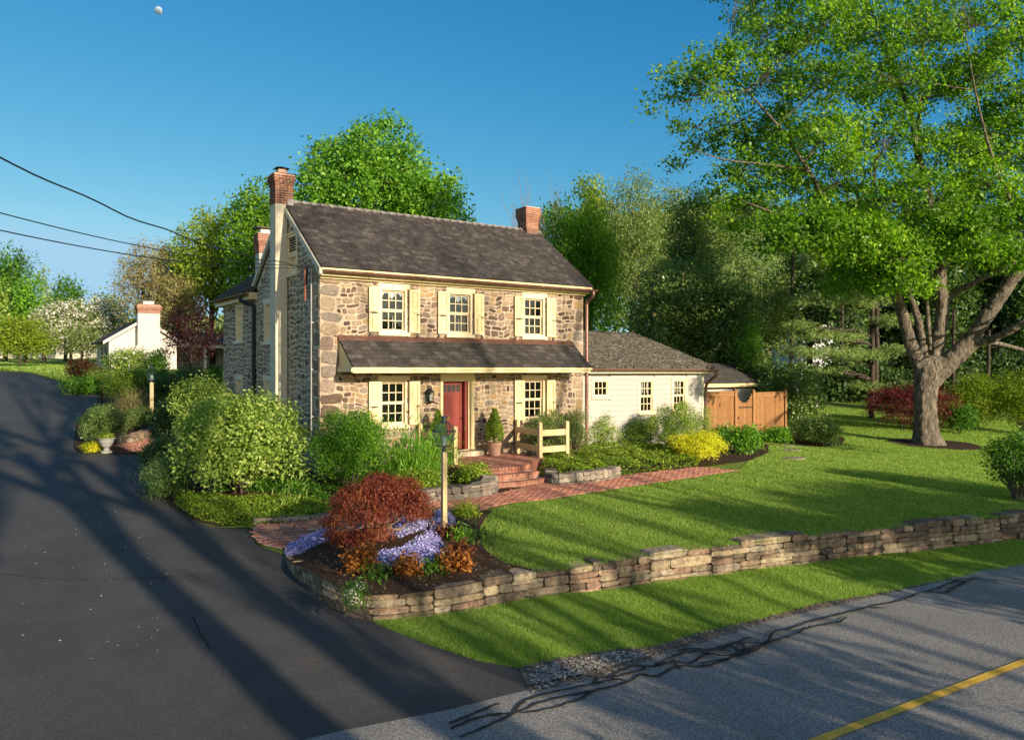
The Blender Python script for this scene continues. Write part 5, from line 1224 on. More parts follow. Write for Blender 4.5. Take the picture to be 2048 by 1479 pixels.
for i,(px,py) in enumerate(cpx):
    edge=px<1500
    for k in range(1 if edge else 2):
        dd=(-1)**k*random.uniform(1.0,4.0) if not edge else random.uniform(-4,0); p=PD(px+random.uniform(-15,15),py+random.uniform(-12,12),DT+dd); r=random.uniform(1.15,1.75) if py<500 else 1.0
        bl.append((p.x,p.y,p.z,r*1.15,r*1.15,r*.75))
for q_ in ((20.2,25.4,6.6),(19.3,22.6,4.6),(15.9,21.6,7.0)): bl.append((*q_,1.05,1.05,.7))
allV=[]
for B_ in bl:
    c=Vector(B_[:3]); nd=min(nodes,key=lambda q:(q[0]-c).length+ (0 if q[0].z<c.z+.5 else 2)); P=limb(b,nd[0],c,min(nd[1]*.6,.05),.018,5,.10,5)
    cc,nn=clusters([B_],27,.3,-.7)
    for q in cc: limb(b,P[random.choice((2,3,4,5))],q,.013,.004,3,.14,3)
    nn=nrm(nn*.3+np.array([.3,-.45,.6])); allV.append(leaves(cc,nn,62,.25,.145,.66,.5,.2,.3,flat=.6))
b.build('limb',M['mbark'],mt,smooth=True)
tk=trunkb.build('trunk',M['mbark'],mt,smooth=True); md=tk.modifiers.new('fuse','REMESH'); md.mode='VOXEL'; md.voxel_size=.05; md.use_smooth_shade=True
md=tk.modifiers.new('soft','SMOOTH'); md.factor=.6; md.iterations=6
tx=bpy.data.textures.new('bark_relief','CLOUDS'); tx.noise_scale=.22; tx.noise_depth=3; md=tk.modifiers.new('relief','DISPLACE'); md.texture=tx; md.strength=.11; md.mid_level=.5
npmesh('crown',np.concatenate(allV),4,M['maple'],mt,off=tb)
# ---- trees behind the house and on the left
tree('big bright green maple rising behind the ridge of the stone house',735,330,238,600,47,'brightgreen',.22,.62,'maple_tree',26,1.8,16,None,.35,kk=.62,rr=.34,extra=('seed_cluster','tan',60,.16),maxn=42000)
tree('rounded bright green tree behind the right half of the main roof',872,170,318,600,50,'brightgreen',.26,.62,'maple_tree',12,1.4,16,None,.25)
tree('dark green tree behind the tall chimney and its left side',512,140,350,640,64,'maple',.28,.6,'maple_tree',14,1.5,16,None,.25)
tree('yellow green tree left of the rear chimney',425,165,420,655,70,'yelgreen',.26,.6,'tree',14,1.5,14,None,.25,extra=('dark_leaf','green',120,.25))
tree('smaller olive tree on the left flank of the yellow green tree',352,110,478,660,74,'olive',.26,.6,'tree',10,1.2,14,None,.2)
tree('tan budding tree behind the garage chimney',292,150,480,680,70,'tan',.22,.4,'tree',14,.55,12,None,.22)
tree('thin tan twiggy tree between the garage roof and the yellow green tree',350,110,535,690,66,'tan',.24,.4,'tree',10,.7,12,None,.18)
tree('low olive tree behind the left slope of the garage roof',215,90,585,690,88,'olive',.32,.6,'tree',9,1.0,12)
tree('green tree standing far behind the white dogwoods',130,80,545,690,96,'green',.34,.6,'tree',9,1.1,12)
tree('slim dark conifer between the far left trees',88,36,538,690,92,'pine',.32,.4,'conifer',8,1.2,12,style='cone')
tree('tall green tree at the far left edge of the picture',10,120,482,700,84,'green',.32,.6,'tree',12,1.3,12)
tree('bright green low tree beside the far left tree',52,70,550,720,78,'brightgreen',.3,.6,'tree',8,1.2,12)
tree('grey green tree cut off by the left edge',-20,80,555,720,74,'greygreen',.3,.6,'tree',8,1.2,12)
tree('big flowering dogwood with flat layers of white blossom at the left',140,150,600,712,74,'olive',.22,.6,'dogwood_tree',16,.9,12,'white flowering dogwoods',.16,extra=('blossom','petal',1100,.19),kk=.7,rr=.34)
tree('second flowering dogwood with white blossom, right of the big one',205,110,592,700,80,'olive',.22,.6,'dogwood_tree',12,.9,12,'white flowering dogwoods',.14,extra=('blossom','petal',800,.19),kk=.7,rr=.34)
tree('small grey green budding tree in front of the dogwoods',165,90,640,728,68,'olive',.18,.5,'tree',10,.5,12,None,.12)
tree('large rounded yellow green bush beyond the end of the driveway',40,150,630,775,62,'yelgreen',.17,.5,'large_shrub',14,1.2,16,None,.1,cat='shrub')
tree('airy dark purple leafed tree between the garage and the house',382,116,596,738,43,'purple',.13,.6,'purple_tree',16,.5,10,None,.10,maxn=9000,kk=.7,rr=.34,g=g_up)
# bare tree behind the right chimney
x,y=at(1045,66); zb=float(g_low(x,y)); t=thing('bare_tree','leafless grey twiggy trees rising behind the right chimney','tree',(x,y,zb)); b=MB((x,y,zb))
for k in range(11): bare(b,(x+random.uniform(-2.6,2.6),y+random.uniform(-1,1),zb),(random.uniform(-.15,.15),0,1),6.3,.07,3,.28,4,.5,3)
b.build('branches',plain('grey_twigs',(.22,.19,.19),.9,.1,bmp=0),t)
# ---- the wooded right
tree('yellow green round topped tree highest above the white wing',1180,125,345,640,74,'yelgreen',.27,.6,'tree',12,1.3,14,None,.25,extra=('dark_leaf','green',100,.3))
tree('dense green weeping willow right of the main roof',1165,190,398,690,50,'maple',.22,.28,'willow_tree',20,1.9,16,None,.3,droop=1.6,stretch=1.9,maxn=26000,kk=.6,rr=.4,out=.3)
tree('pale olive birch behind the white wing roof',1265,170,352,680,60,'olive',.20,.4,'birch_tree',18,1.4,16,None,.2,smat='bark',droop=.8,stretch=1.5,maxn=22000)
tree('olive green tree behind the dark holly',1345,150,358,640,66,'olive',.24,.4,'tree',14,1.2,14,None,.2,maxn=16000)
tree('yellow green tree between the holly top and the big maple',1430,120,368,600,68,'yelgreen',.26,.5,'tree',12,1.2,14,None,.2)
tree('narrow top of a dark glossy leafed magnolia',1385,100,370,640,44,'holly',.17,.5,'magnolia_tree',20,1.6,12,None,.2,kk=.72,rr=.34,maxn=16000,extra=('russet_leaf','tan',40,.16))
tree('broad dark magnolia with russet leaves behind the white wing',1350,220,520,775,41,'holly',.17,.5,'magnolia_tree',24,1.9,12,None,.25,kk=.62,rr=.42,maxn=26000,extra=('russet_leaf','tan',70,.18))
tree('lower dark magnolia reaching behind the garden shed',1455,150,560,790,40,'holly',.18,.5,'magnolia_tree',16,1.9,12,None,.2,kk=.62,rr=.42,maxn=20000,extra=('pale_leaf','olive',80,.16))
tree('tall feathery blue green pine between the magnolia and the maple',1490,180,398,690,57,'pine',.24,.16,'pine_tree',18,2.4,18,None,.25,rcf=.9,kk=.6,rr=.42,maxn=30000)
tree('small yellow tree top behind the feathery pine',1572,75,415,600,64,'yelgreen',.26,.5,'tree',8,1.2,14,None,.16)
tree('light green understorey tree left of the layered pine',1540,120,540,740,46,'olive',.18,.5,'tree',14,1.0,14,None,.1,maxn=12000)
tree('lime green sapling behind the shed roof',1500,60,640,760,38,'brightgreen',.13,.55,'tree',8,.8,12,None,.06,g=g_up,maxn=5000)
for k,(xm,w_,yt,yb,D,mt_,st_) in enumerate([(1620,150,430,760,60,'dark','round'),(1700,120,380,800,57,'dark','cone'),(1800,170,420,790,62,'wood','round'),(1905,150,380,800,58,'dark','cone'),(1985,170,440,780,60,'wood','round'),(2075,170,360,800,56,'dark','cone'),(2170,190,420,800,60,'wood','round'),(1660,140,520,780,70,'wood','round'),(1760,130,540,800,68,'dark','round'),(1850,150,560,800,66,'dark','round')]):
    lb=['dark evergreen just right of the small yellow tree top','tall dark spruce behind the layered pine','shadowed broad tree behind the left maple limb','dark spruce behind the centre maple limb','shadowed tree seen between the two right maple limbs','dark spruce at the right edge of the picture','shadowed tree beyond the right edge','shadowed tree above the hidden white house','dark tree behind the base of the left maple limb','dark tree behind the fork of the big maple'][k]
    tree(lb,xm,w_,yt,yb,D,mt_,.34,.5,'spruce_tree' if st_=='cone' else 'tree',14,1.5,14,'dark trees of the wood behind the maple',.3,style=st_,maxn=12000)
# layered white pine
wx,wy=at(1742,43); wz=float(g_low(wx,wy)); b=MB(); limb(b,(wx,wy,wz-.2),(wx+.2,wy,wz+14),.15,.08,9,.01,8); Bp=[]
for px,py,rx,rz,D in [(1640,600,60,16,41),(1700,560,60,30,42),(1730,600,50,22,41),(1600,655,40,10,40),(1660,672,75,10,40),(1600,705,45,12,39),(1670,708,75,13,39),(1735,712,50,10,40),(1740,772,34,9,41),(1640,740,50,8,41),(1790,640,50,12,42),(1800,700,50,9,42),(1640,520,50,22,43),(1720,480,60,20,43)]:
    x,y=at(px,D); Bp.append((x,y,zpx(py,D),rx/F*D,rx/F*D*.8,rz/F*D)); 
    for j in range(3): limb(b,(wx,wy,zpx(py,43)-.5),(x+random.uniform(-1,1),y+random.uniform(-.6,.6),zpx(py,D)),.06,.02,5)
cc,nn=clusters(Bp,1500,.3,-.9); plantobj('pine_tree','pine with flat horizontal sunlit plumes left of the big maple trunk','tree',(wx,wy,wz),leaves(cc,nrm(nn+np.array([0,-.3,.8])),18,.16,.22,.12,.5,.3,0,flat=.5),'pine',b,'bark_dk',kid='crown')
# slim dark trunks
for k,(px,y0,y1,D,r) in enumerate([(1583,800,430,46,.13),(1752,820,560,50,.2),(1682,820,600,54,.16),(1905,860,620,48,.15),(1975,860,660,50,.18)]):
    x,y=at(px,D); z=float(g_low(x,y)); b=MB((x,y,z)); zt=zpx(y1,D); limb(b,(x,y,z-.2),(x+.1,y,zt),r,r*.5,8,.01,8)
    for j in range(14): a=random.uniform(0,6.28); zz=z+(zt-z)*random.uniform(.3,.98); limb(b,(x,y,zz),(x+1.4*math.cos(a),y+1.4*math.sin(a),zz+random.uniform(-.2,.7)),.03,.008,4)
    o=thing('bare_tree','', 'tree',(x,y,z)); b.build('trunk',M['bark_dk'],o,smooth=True); tag(o,['thin dark trunk right of the feathery pine','dark trunk just left of the big maple','dark trunk by the hidden white house','dark trunk between maple limbs on the right','dark trunk behind the right maple limb'][k],'tree','bare dark trunks in the wood')
# far wood masses
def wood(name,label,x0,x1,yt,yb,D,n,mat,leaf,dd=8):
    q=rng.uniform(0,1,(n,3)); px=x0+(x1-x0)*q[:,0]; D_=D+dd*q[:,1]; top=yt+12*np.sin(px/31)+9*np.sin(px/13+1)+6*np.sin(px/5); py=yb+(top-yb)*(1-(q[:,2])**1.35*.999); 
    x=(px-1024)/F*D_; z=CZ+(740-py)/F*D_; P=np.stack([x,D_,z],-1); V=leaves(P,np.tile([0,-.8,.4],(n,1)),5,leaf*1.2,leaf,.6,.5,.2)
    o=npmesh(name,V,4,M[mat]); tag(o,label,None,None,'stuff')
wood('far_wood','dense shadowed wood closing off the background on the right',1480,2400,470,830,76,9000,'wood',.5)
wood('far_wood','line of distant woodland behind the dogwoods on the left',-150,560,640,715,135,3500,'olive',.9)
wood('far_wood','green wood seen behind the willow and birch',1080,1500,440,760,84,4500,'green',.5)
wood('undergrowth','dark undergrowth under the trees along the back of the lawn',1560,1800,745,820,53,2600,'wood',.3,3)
# ---- shrubs by the house, left
shrub('largest shrub, broad and pale leafed, in front of the gable beside the driveway',345,618,800,1008,'greygreen',.085,.7,cover=2.2,n=16,m=10,extra=None,maxn=26000,upb=.5,depth=.8,stems=10,out=.8)
shrub('pale leafed shrub behind and left of the largest one',335,470,760,905,'greygreen',.08,.7,cover=2,n=10,m=10,depth=.8,maxn=12000,upb=.5)
shrub('tall narrow leafed shrub between the largest shrub and the ground floor window',612,782,828,992,'brightgreen',.075,.32,cover=2.4,n=10,m=12,maxn=24000,depth=.8,upb=.4)
shrub('loose yellow green azalea under the left ground floor window',765,850,848,915,'yelgreen',.055,.5,cover=.9,n=9,m=9,Dadd=.3,low=0,stems=16,smat='bark')
shrub('brownish twiggy azalea left of the patio railing',800,858,872,930,'olive',.045,.5,cover=.8,n=7,m=9,Dadd=.2,stems=14,smat='bark')
shrub('small yellow green shrub in front of the left potted topiary',840,882,838,905,'yelgreen',.05,.5,cover=.9,n=6,m=9,Dadd=.3,stems=10,smat='bark')
shrub('clump of strappy daylily leaves behind the left planter wall',775,862,905,972,'brightgreen',.22,.10,name='daylily',cat='plant',cover=2.8,n=8,m=8,Dadd=.3,upb=.1,out=.2,droop=-1.2,stems=0,stretch=1.5)
shrub('second clump of strappy leaves beside the lamp post',850,905,908,960,'brightgreen',.2,.10,name='daylily',cat='plant',cover=2.6,n=6,m=8,Dadd=.3,upb=.1,out=.2,droop=-1.2,stems=0,stretch=1.5)
shrub('low evergreen mound spilling over the left planter wall',905,988,932,972,'cover',.055,.6,name='ground_cover',cat='plant',cover=2.2,n=8,m=10,Dadd=.35,stems=0)
shrub('yellow green cover plant above the left end of the planter wall',770,905,948,1000,'cover',.055,.6,name='ground_cover',cat='plant',cover=2.2,n=10,m=10,Dadd=.45,stems=0)
def carpet(name,label,poly,n,mat,leaf,asp,h,g=g_up,kind='stuff',lump=.5,extra=None,upb=.7):
    P=np.array(poly); pts=[]; t_=0
    while t_<n:
        q=rng.uniform(P.min(0),P.max(0),(n*2,2)); q=q[inpoly(q[:,0],q[:,1],poly)]; pts.append(q); t_+=len(q)
    q=np.concatenate(pts)[:n]; dd=dist_poly(q[:,0],q[:,1],np.array(list(poly)+[poly[0]])); e=sm(dd/.25)
    hh=h*(.55+lump*.45*(np.sin(q[:,0]*4.1+1)*np.sin(q[:,1]*3.7)+.5*np.sin(q[:,0]*9+q[:,1]*7)))*e+.015
    z=g(q[:,0],q[:,1])+.02+hh*rng.uniform(.75,1.05,n); c=np.stack([q[:,0],q[:,1],z],-1)
    V=leaves(c,np.tile([0,-.2,1.0],(n,1)),1,leaf*.4,leaf,asp,.6,upb)
    o=npmesh(name,V,4,M[mat]); return tag(o,label,None,None,kind)
carpet('ground_cover','yellow green ground cover along the driveway below the largest shrub',[up(*p) for p in [(350,1012),(392,1038),(440,1051),(500,1052),(560,1050),(620,1042),(668,1034),(660,1010),(600,995),(500,1000),(400,990),(352,990)]],15000,'cover',.055,.6,.2)
carpet('ground_cover','green ground cover over the bed between the white wing and the brick walk',[up(*p) for p in [(1150,940),(1190,954),(1243,953),(1300,945),(1393,934),(1405,915),(1350,905),(1280,896),(1200,892),(1145,900)]],20000,'cover',.065,.6,.42)
carpet('ground_cover','bright ground cover spilling over the right planter wall',[up(*p) for p in [(1068,925),(1075,946),(1100,958),(1160,960),(1225,956),(1230,938),(1180,925),(1140,918),(1090,915)]],12000,'cover',.06,.6,.46)
carpet('ground_cover','low green ground cover in the shade of the largest shrub',[up(*p) for p in [(430,985),(600,992),(660,1005),(640,975),(620,955),(440,960)]],9000,'green',.07,.6,.2)
carpet('ground_cover','dark green ground cover beneath the shrubs left of the patio',[up(*p) for p in [(640,1000),(780,985),(850,990),(850,940),(760,930),(640,960)]],9000,'green',.06,.6,.25)
for k,(x0,x1,yt,yb,lb) in enumerate([(285,350,880,942,'upper of the blue green juniper clumps at the driveway edge'),(292,362,925,985,'middle blue green juniper clump at the driveway edge'),(300,372,950,1000,'lowest blue green juniper clump left of the ground cover')]):
    shrub(lb,x0,x1,yt,yb,'dark' if k!=1 else 'pine',.10,.16,name='juniper',cover=2.6,n=7,m=16,upb=.2,droop=-.4,stems=3,group='junipers along the driveway')
# ---- shrubs right of the steps
shrub('airy shrub behind the patio railing under the right ground floor window',1050,1140,826,905,'olive',.05,.5,cover=.9,n=9,m=9,D=25.2,stems=22,smat='bark',low=.0)
shrub('twiggy grey leaved shrub at the corner where the white siding begins',1150,1245,828,905,'greygreen',.05,.45,cover=.6,n=9,m=8,Dadd=.6,stems=26,smat='bark',low=.1)
shrub('leafy shrub against the brown downspout',1120,1180,822,898,'olive',.05,.5,cover=1.0,n=7,m=9,D=26,stems=14,smat='bark',low=0)
shrub('silvery airy shrub below the middle window of the white wing',1248,1330,836,905,'greygreen',.05,.4,cover=.9,n=9,m=9,Dadd=.6,stems=18,smat='bark')
shrub('tall feathery green shrub hiding the lower part of the right wing window',1300,1405,808,912,'greygreen',.055,.4,cover=1.3,n=10,m=10,Dadd=.4,stems=16,smat='bark',extra=None)
shrub('sparse light shrub at the right corner of the white wing',1378,1430,818,890,'greygreen',.05,.4,cover=.6,n=7,m=9,D=28.8,stems=12,smat='bark')
shrub('golden yellow spirea, the brightest bush on the lawn edge',1338,1456,862,932,'gold',.05,.5,name='spirea',cover=2.2,n=13,m=10,Dadd=.7,stems=2,maxn=14000)
shrub('round lime green hydrangea beside the golden bush',1455,1522,856,913,'brightgreen',.09,.7,name='hydrangea',cover=2,n=9,m=8,Dadd=.5,stems=2)
shrub('small green hydrangea in front of the fence post by the wing',1418,1470,858,890,'brightgreen',.09,.7,name='hydrangea',cover=1.9,n=6,m=8,Dadd=.5,stems=2)
shrub('low green plant before the right fence panel',1522,1588,858,888,'brightgreen',.08,.6,name='low_plant',cat='plant',cover=1.9,n=8,m=8,Dadd=.4,stems=0)
shrub('olive brown azalea mound right of the fence',1580,1682,838,893,'holly',.065,.5,name='azalea',cover=2.2,n=11,m=10,Dadd=.7,stems=3,extra=('young_leaf','olive',380,.06))
shrub('rhododendron with pale buds above the right end of the fence',1515,1650,735,862,'holly',.13,.4,name='rhododendron',cover=2.0,n=12,m=8,D=36.5,stems=4,extra=('bud','petal',90,.09),g=g_low)
shrub('tall rhododendron behind the shed roof',1470,1560,700,800,'holly',.13,.4,name='rhododendron',cover=1.8,n=10,m=8,D=38.5,stems=4,extra=('bud','tan',60,.1),g=g_low)
# ---- right side of the lawn
shrub('dark red lace leaf maple behind the big trunk',1728,1905,766,858,'maroon',.09,.3,name='red_maple_shrub',cover=2.4,n=14,m=14,D=37.5,stems=4,maxn=20000,droop=.6,upb=.3)
shrub('yellow green forsythia right of the red maple shrub',1888,2010,752,872,'yelgreen',.10,.4,name='forsythia',cover=1.5,n=12,m=12,D=38,stems=18,g=g_up,group='yellow green shrubs on the right')
shrub('yellow green forsythia at the right edge behind the lawn',1985,2110,742,872,'yelgreen',.10,.4,name='forsythia',cover=1.5,n=12,m=12,D=37,stems=18,g=g_up,group='yellow green shrubs on the right')
shrub('low dark shrub beneath the forsythia',1880,1960,810,866,'green',.1,.5,cover=1.4,n=8,m=10,D=36.5,stems=3)
shrub('tall dark hedge plant behind the forsythia',1990,2120,700,800,'dark',.16,.5,name='hedge_plant',cover=1.8,n=8,m=10,D=43,stems=3)
shrub('dark leafy shrub by the top of the stone wall at the right edge',1972,2100,868,1010,'green',.075,.55,cover=1.3,n=14,m=8,Dadd=.8,stems=26,smat='bark',low=-.1,depth=.8)
# ---- left driveway bed
shrub('rounded bright green euonymus beside the far lamp post',196,306,738,822,'cover',.085,.6,name='euonymus',cover=3.2,n=4,m=10,Dadd=.9,stems=2,maxn=16000)
shrub('dark green yew behind the far lamp post',282,372,748,822,'dark',.09,.3,name='yew',cover=2.2,n=9,m=12,D=36.5,stems=2)
shrub('brown green spirea at the tip of the driveway bed',150,252,815,893,'holly',.05,.45,name='spirea',cover=1.5,n=11,m=12,Dadd=.7,stems=14,extra=('young_leaf','olive',700,.06))
shrub('small light green spirea in front of the far lamp post',240,308,818,866,'olive',.055,.5,name='spirea',cover=2.0,n=8,m=10,Dadd=.5,stems=6)
shrub('pinkish dry grass clump above the light green spirea',228,300,798,832,'tan',.22,.08,name='ornamental_grass',cat='grass clump',cover=1.3,n=7,m=8,Dadd=.6,stems=0,droop=-1.5,upb=.1,out=.2)
shrub('reddish brown barberry at the bend of the driveway',132,192,715,782,'bronze',.085,.5,name='barberry',cover=1.0,n=8,m=10,Dadd=.8,stems=14,smat='bark',extra=('young_leaf','olive',160,.09))
shrub('pale variegated shrub right of the barberry',168,222,742,785,'greygreen',.10,.6,cover=1.7,n=8,m=9,Dadd=.8,stems=3)
shrub('low green hosta patch under the barberry',130,205,760,790,'brightgreen',.11,.6,name='low_plant',cat='plant',cover=1.8,n=9,m=8,Dadd=.7,stems=0)
shrub('rhododendron with pale flowers against the garage wall',205,312,700,765,'greygreen',.12,.5,name='rhododendron',cover=1.5,n=12,m=9,D=45,stems=4,extra=('blossom','petal',110,.11))
shrub('dark green shrub below the garage gable',292,340,700,760,'green',.11,.5,cover=1.4,n=8,m=9,D=44,stems=4)
shrub('clipped dark hedge under the purple tree',330,430,738,780,'dark',.09,.5,name='hedge',cat='hedge',cover=2.2,n=9,m=12,D=41,stems=2)
shrub('green hedge end beside the house corner',405,450,738,775,'green',.09,.5,name='hedge',cat='hedge',cover=2.0,n=7,m=12,D=40,stems=2)
shrub('dark shrub filling the bed between the yew and the largest shrub',300,372,800,880,'dark',.08,.5,cover=1.8,n=8,m=10,Dadd=.8,stems=3)
shrub('tiny golden creeper by the grey urn',160,205,888,906,'gold',.045,.6,name='low_plant',cat='plant',cover=2,n=6,m=10,Dadd=.2,stems=0)
# ---- island bed
IG=g_isl
def laceleaf():
    D0=ray(755,1095,IG)[1]+.75; B_=[]
    for px,py,rx,ry,dd in [(765,972,42,22,0),(725,985,36,20,-.1),(800,985,36,22,0),(700,1005,32,24,-.3),(835,1003,24,22,.1),(760,1005,44,24,-.3),(685,1040,30,24,-.5),(735,1038,36,22,-.7),(795,1030,38,20,-.5),(838,1035,20,20,.1),(670,1078,20,22,-.6),(705,1082,28,22,-.8),(750,1072,30,20,-.9),(690,1103,14,12,-.7),(755,1000,50,30,.5),(820,1020,34,24,.3),(755,960,22,14,.2),(815,968,20,13,.1),(660,1050,12,14,-.4)]:
        D=D0+dd; x,y=at(px,D); B_.append((x,y,zpx(py,D),rx/F*D,rx/F*D,ry/F*D))
    bx,by=at(757,D0); bz=float(IG(bx,by)); st=MB()
    for q in B_: limb(st,(bx,by,bz-.05),(q[0],q[1],q[2]),.045,.01,6,.2)
    cc,nn=clusters([(a_,b_,c_,d_,e_,f_*.8) for a_,b_,c_,d_,e_,f_ in B_],1500,.8,-.35); cc[:,2]=np.maximum(cc[:,2],bz+.06)
    plantobj('lace_leaf_maple','weeping red lace leaf Japanese maple, mounded over the violet flowers by the lamp post','tree',(bx,by,bz),leaves(cc,nn,18,.075,.055,.32,.6,.5,.6,flat=.5),'redmaple',st,'bark',kid='crown')
laceleaf()
for lb,P_ in (('creeping violet phlox flowing down between the amber plants',[(900,1042),(905,1058),(885,1070),(880,1085),(900,1105),(878,1122),(860,1138),(800,1136),(750,1138),(748,1108),(800,1100),(830,1080),(860,1062),(862,1040)]),('creeping violet phlox behind the lamp post',[(862,1030),(880,1022),(904,1026),(910,1052),(890,1058),(860,1050)]),('creeping violet phlox edging the brick landing',[(568,1108),(575,1092),(600,1078),(640,1062),(662,1060),(655,1085),(620,1100),(600,1112),(575,1116)]),('creeping violet phlox beneath the right side of the lace leaf maple',[(780,1038),(840,1030),(860,1045),(850,1062),(800,1080),(770,1070)])):
    P_=[ray(x,y,IG) for x,y in P_]; A_=abs(sum(a[0]*b_[1]-b_[0]*a[1] for a,b_ in zip(P_,P_[1:]+P_[:1])))/2
    carpet('creeping_phlox',lb,P_,int(3600*A_+400),'phlox',.034,.9,.10,IG); carpet('phlox_leaves',lb.replace('creeping violet','green leaves of the'),P_,int(900*A_+100),'green',.035,.5,.085,IG)
for lb,x0,x1,yt,yb,mt_ in [('largest amber heuchera, left end of the row',684,754,1100,1152,'heuchera'),('amber heuchera in the middle of the front row',782,842,1120,1156,'heuchera'),('rusty heuchera at the right of the front row',874,940,1114,1152,'heuchera'),('bronze heuchera between the rusty one and the lamp post',888,940,1092,1120,'bronze'),('bronze heuchera at the foot of the lamp post',872,926,1058,1082,'bronze')]:
    shrub(lb,x0,x1,yt,yb,mt_,.058,1.0,g=IG,name='heuchera',cat='plant',cover=2.4,n=9,m=8,Dadd=.18,stems=0,group='amber and bronze heucheras in the island bed',upb=.6)
for lb,x0,x1,yt,yb,mt_,sz,ex in [('green tuft in front of the largest amber heuchera',738,770,1143,1166,'green',.09,None),('green tuft between the two right amber heucheras',852,886,1130,1152,'green',.09,None),('white flowered tuft tumbling over the stone edge',696,730,1172,1216,'green',.06,('blossom','petal',60,.03)),('blue green daffodil leaves at the lawn edge',948,972,1050,1088,'dark',.2,None),('green leaves beside the bronze heuchera',905,938,1066,1090,'brightgreen',.09,None),('small green tuft above the violet phlox',838,862,1018,1040,'green',.08,None),('yellow green tuft by the brick walk',905,955,1020,1036,'yelgreen',.08,None),('pale iris leaves at the foot of the narrow leafed shrub',575,600,985,1012,'greygreen',.22,None)]:
    shrub(lb,x0,x1,yt,yb,mt_,sz,.25 if sz<.1 else .1,g=IG,name='tuft',cat='plant',cover=1.8,n=5,m=8,Dadd=.1,stems=0,upb=.1,out=.4,droop=-.8,extra=ex,group='green tufts in the flower beds')
b=MB(); x,y=ray(984,1052,IG); z=float(IG(x,y))
# ---- pots
def potted(label,s,t_,zb,hp,rp_,hf,rf):
    x,y=H(s,t_); t=thing('potted_topiary',label,'potted plant',(x,y,zb),0,'cone topiaries in terracotta pots flanking the red door'); b=MB()
    b.lathe([(rp_*.68,0),(rp_*.74,.02),(rp_*.93,hp*.72),(rp_*.93,hp*.76),(rp_,hp*.78),(rp_*1.02,hp*.98),(rp_*.98,hp),(rp_*.88,hp),(rp_*.86,hp-.04)],0,0,28); b.build('pot',M['terracotta'],t,smooth=False)
    B_=[(0,0,hp+hf*.22,rf,rf,hf*.24),(0,0,hp+hf*.42,rf*.86,rf*.86,hf*.24),(0,0,hp+hf*.62,rf*.62,rf*.62,hf*.22),(0,0,hp+hf*.82,rf*.36,rf*.36,hf*.18)]
    cc,nn=clusters(B_,1000,.8,-.7); npmesh('foliage',leaves(cc,nn,9,.022,.045,.55,.8,.3),4,M['cover'],t); b=MB(); b.tube([(0,0,hp-.05),(0,0,hp+hf*.8)],.03,8); b.build('stem',M['bark_dk'],t)
potted('cone shaped topiary in a terracotta pot right of the red door',5.27,-.62,1.5,.41,.225,1.0,.27)
potted('cone shaped topiary in a terracotta pot left of the red door, behind the lamp lantern',3.32,-.62,1.5,.41,.225,1.0,.25)
x,y=up(213,906); z=gu1(x,y); t=thing('garden_urn','grey stone urn planted with yellow green leaves at the driveway edge','urn',(x,y,z)); b=MB()
b.lathe([(.17,0),(.17,.06),(.09,.09),(.08,.16),(.14,.22),(.21,.34),(.235,.44),(.27,.46),(.27,.485),(.23,.485),(.21,.44)],0,0,24); b.build('urn_body',M['urn'],t)
cc,nn=clusters([(0,0,.5,.2,.2,.1)],90,.6,0); npmesh('foliage',leaves(cc,nn,8,.04,.06,.5),4,M['yelgreen'],t)
# ---- lamps
x,y=ray(888,1060,IG); z=float(IG(x,y)); lamppost('near cream lamp post with a copper glass lantern standing in the flower bed',x,y,z,zpx(836,y)-z,.105)
x,y=ray(303,838,g_up); z=gu1(x,y); lamppost('far lamp post beside the rounded green euonymus on the left',x,y,z,zpx(733,y)-z,.16)
# ---- trees across the road that throw the long shadows over the road, drive and lawn
def sunpos(v,b): return (.773*v+.635*b,.635*v-.773*b)
def shade(label,v,bk_,h,kids=3,dep=4,r=.4,spread=.55,leafy=0,fork=.22):
    x,y=sunpos(v,bk_); z=float(g_low(x,y)); t=thing('tree',label,'tree',(x,y,z),0,'trees across the road behind the viewer'); b=MB((x,y,z))
    limb(b,(x,y,-.3),(x,y,h*fork*1.15),r,r*.7,10,.012)
    for k in range(4):
        a=k*1.6+random.uniform(-.3,.3); bare(b,(x,y,h*(fork+.05*k-(.2 if fork>.5 and k%2 else 0))),(.9*math.cos(a),.9*math.sin(a),1.0),h*.36,r*.6,dep,spread,4,.3,kids,.06)
    b.build('trunk',M['bark'],t,smooth=True)
    if leafy:
        B_=[(x+random.uniform(-1,1)*h*.25,y+random.uniform(-1,1)*h*.25,h*random.uniform(.45,.95),h*.12,h*.12,h*.09) for k in range(12)]
        cc,nn=clusters(B_,leafy,.2,-.9); npmesh('crown',leaves(cc,nn,10,.3,.2,.6),4,M['maple'],t,off=(x,y,z))
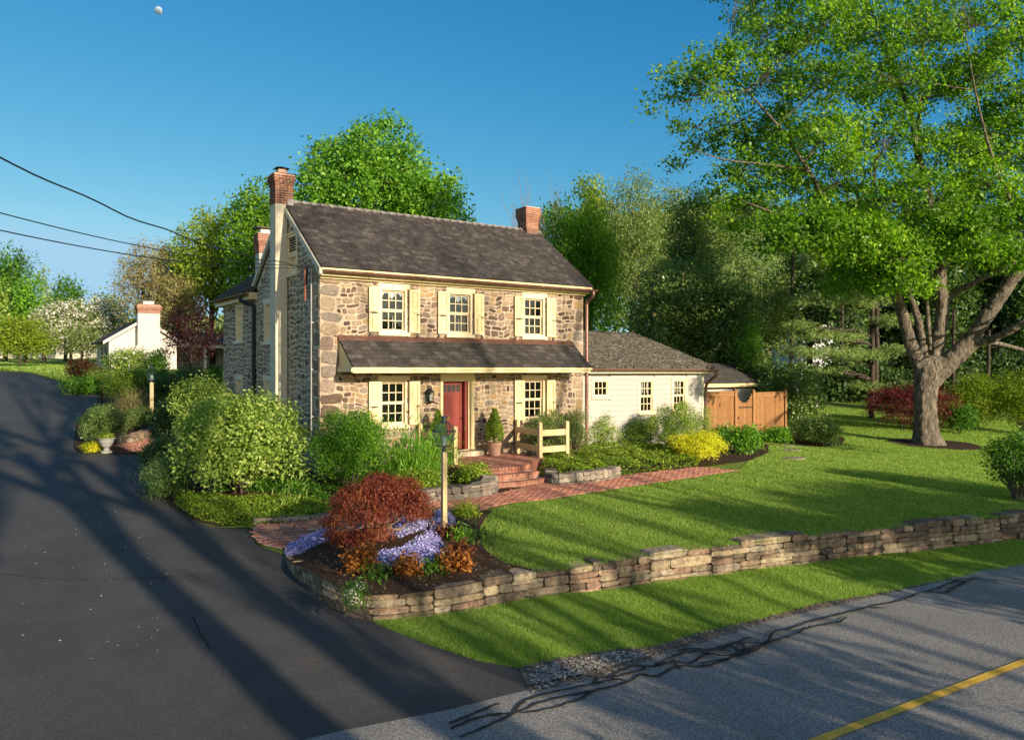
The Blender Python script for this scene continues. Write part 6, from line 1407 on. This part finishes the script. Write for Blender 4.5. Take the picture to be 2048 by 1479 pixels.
def crowned(label,px,py,g,bk_,zlo,zhi,wv,n,leaf=.2):
    gx,gy=ray(px,py,g); x,y=gx+.635*bk_,gy-.773*bk_; zg=float(g(gx,gy)); z=float(g_low(x,y)); t=thing('tree',label,'tree',(x,y,z),0,'trees across the road behind the viewer'); b=MB((x,y,z))
    zc=(zlo+zhi)/2; B_=[]
    for k in range(9): a=random.uniform(-1,1)*wv; q=random.uniform(-.8,.8); B_.append((x+.773*a+.635*q,y+.635*a-.773*q,zc+random.uniform(-.5,.5)*(zhi-zlo)*.6,wv*.33,wv*.33,(zhi-zlo)*.28))
    limb(b,(x,y,z-.3),(x,y,zc),.13,.06,8,.03)
    for q in B_: limb(b,(x,y,z+(zc-z)*random.uniform(.4,.8)),q[:3],.05,.015,5)
    b.build('trunk',M['bark'],t,smooth=True); cc,nn=clusters(B_,n,.2,-.9); npmesh('crown',leaves(cc,nn,12,.22,leaf,.6),4,M['maple'],t,off=(x,y,z))
random.seed(31)
shade('big straight trunked tree across the road, nearest the driveway mouth',4.0,11,21,3,4,.36,.34,0,.52)
shade('second straight trunked tree across the road, right of the biggest',5.3,14,20,3,3,.30,.30,0,.55)
shade('tall budding tree across the road left of the biggest one',-1.8,26,19,3,4,.36,.34,0,.3)
shade('bare old tree farther left across the road',-4.5,22,18,3,4,.4,.36,0,.26)
shade('shorter bare tree across the road behind the camera',6.6,15,7.5,3,3,.30,.36,0,.34)
shade('second short bare tree across the road by the bend',8.3,17,10,3,4,.26,.36,0,.3)
shade('slender bare tree across the road opposite the right half of the house',15.4,16,15,3,3,.15,.22,0,.42)
shade('thin bare tree across the road between the two biggest ones',11.6,24,18,3,4,.16,.34,0,.35)
crowned('small leafing tree opposite the middle of the lawn',1560,985,g_up,24,6.0,7.9,3.6,420)
crowned('broad leafing tree opposite the right part of the lawn',1800,985,g_up,23,5.2,8.0,3.8,600)
crowned('leafing tree opposite the right end of the stone wall',1960,1010,g_up,20,2.6,6.6,3.2,500)
crowned('low leafing tree opposite the shaded stretch of the stone wall',1760,1105,g_low,15,2.4,4.9,2.0,200)
crowned('low leafing tree across the road opposite the island bed',1150,1255,g_low,17,3.2,4.7,2.2,110)
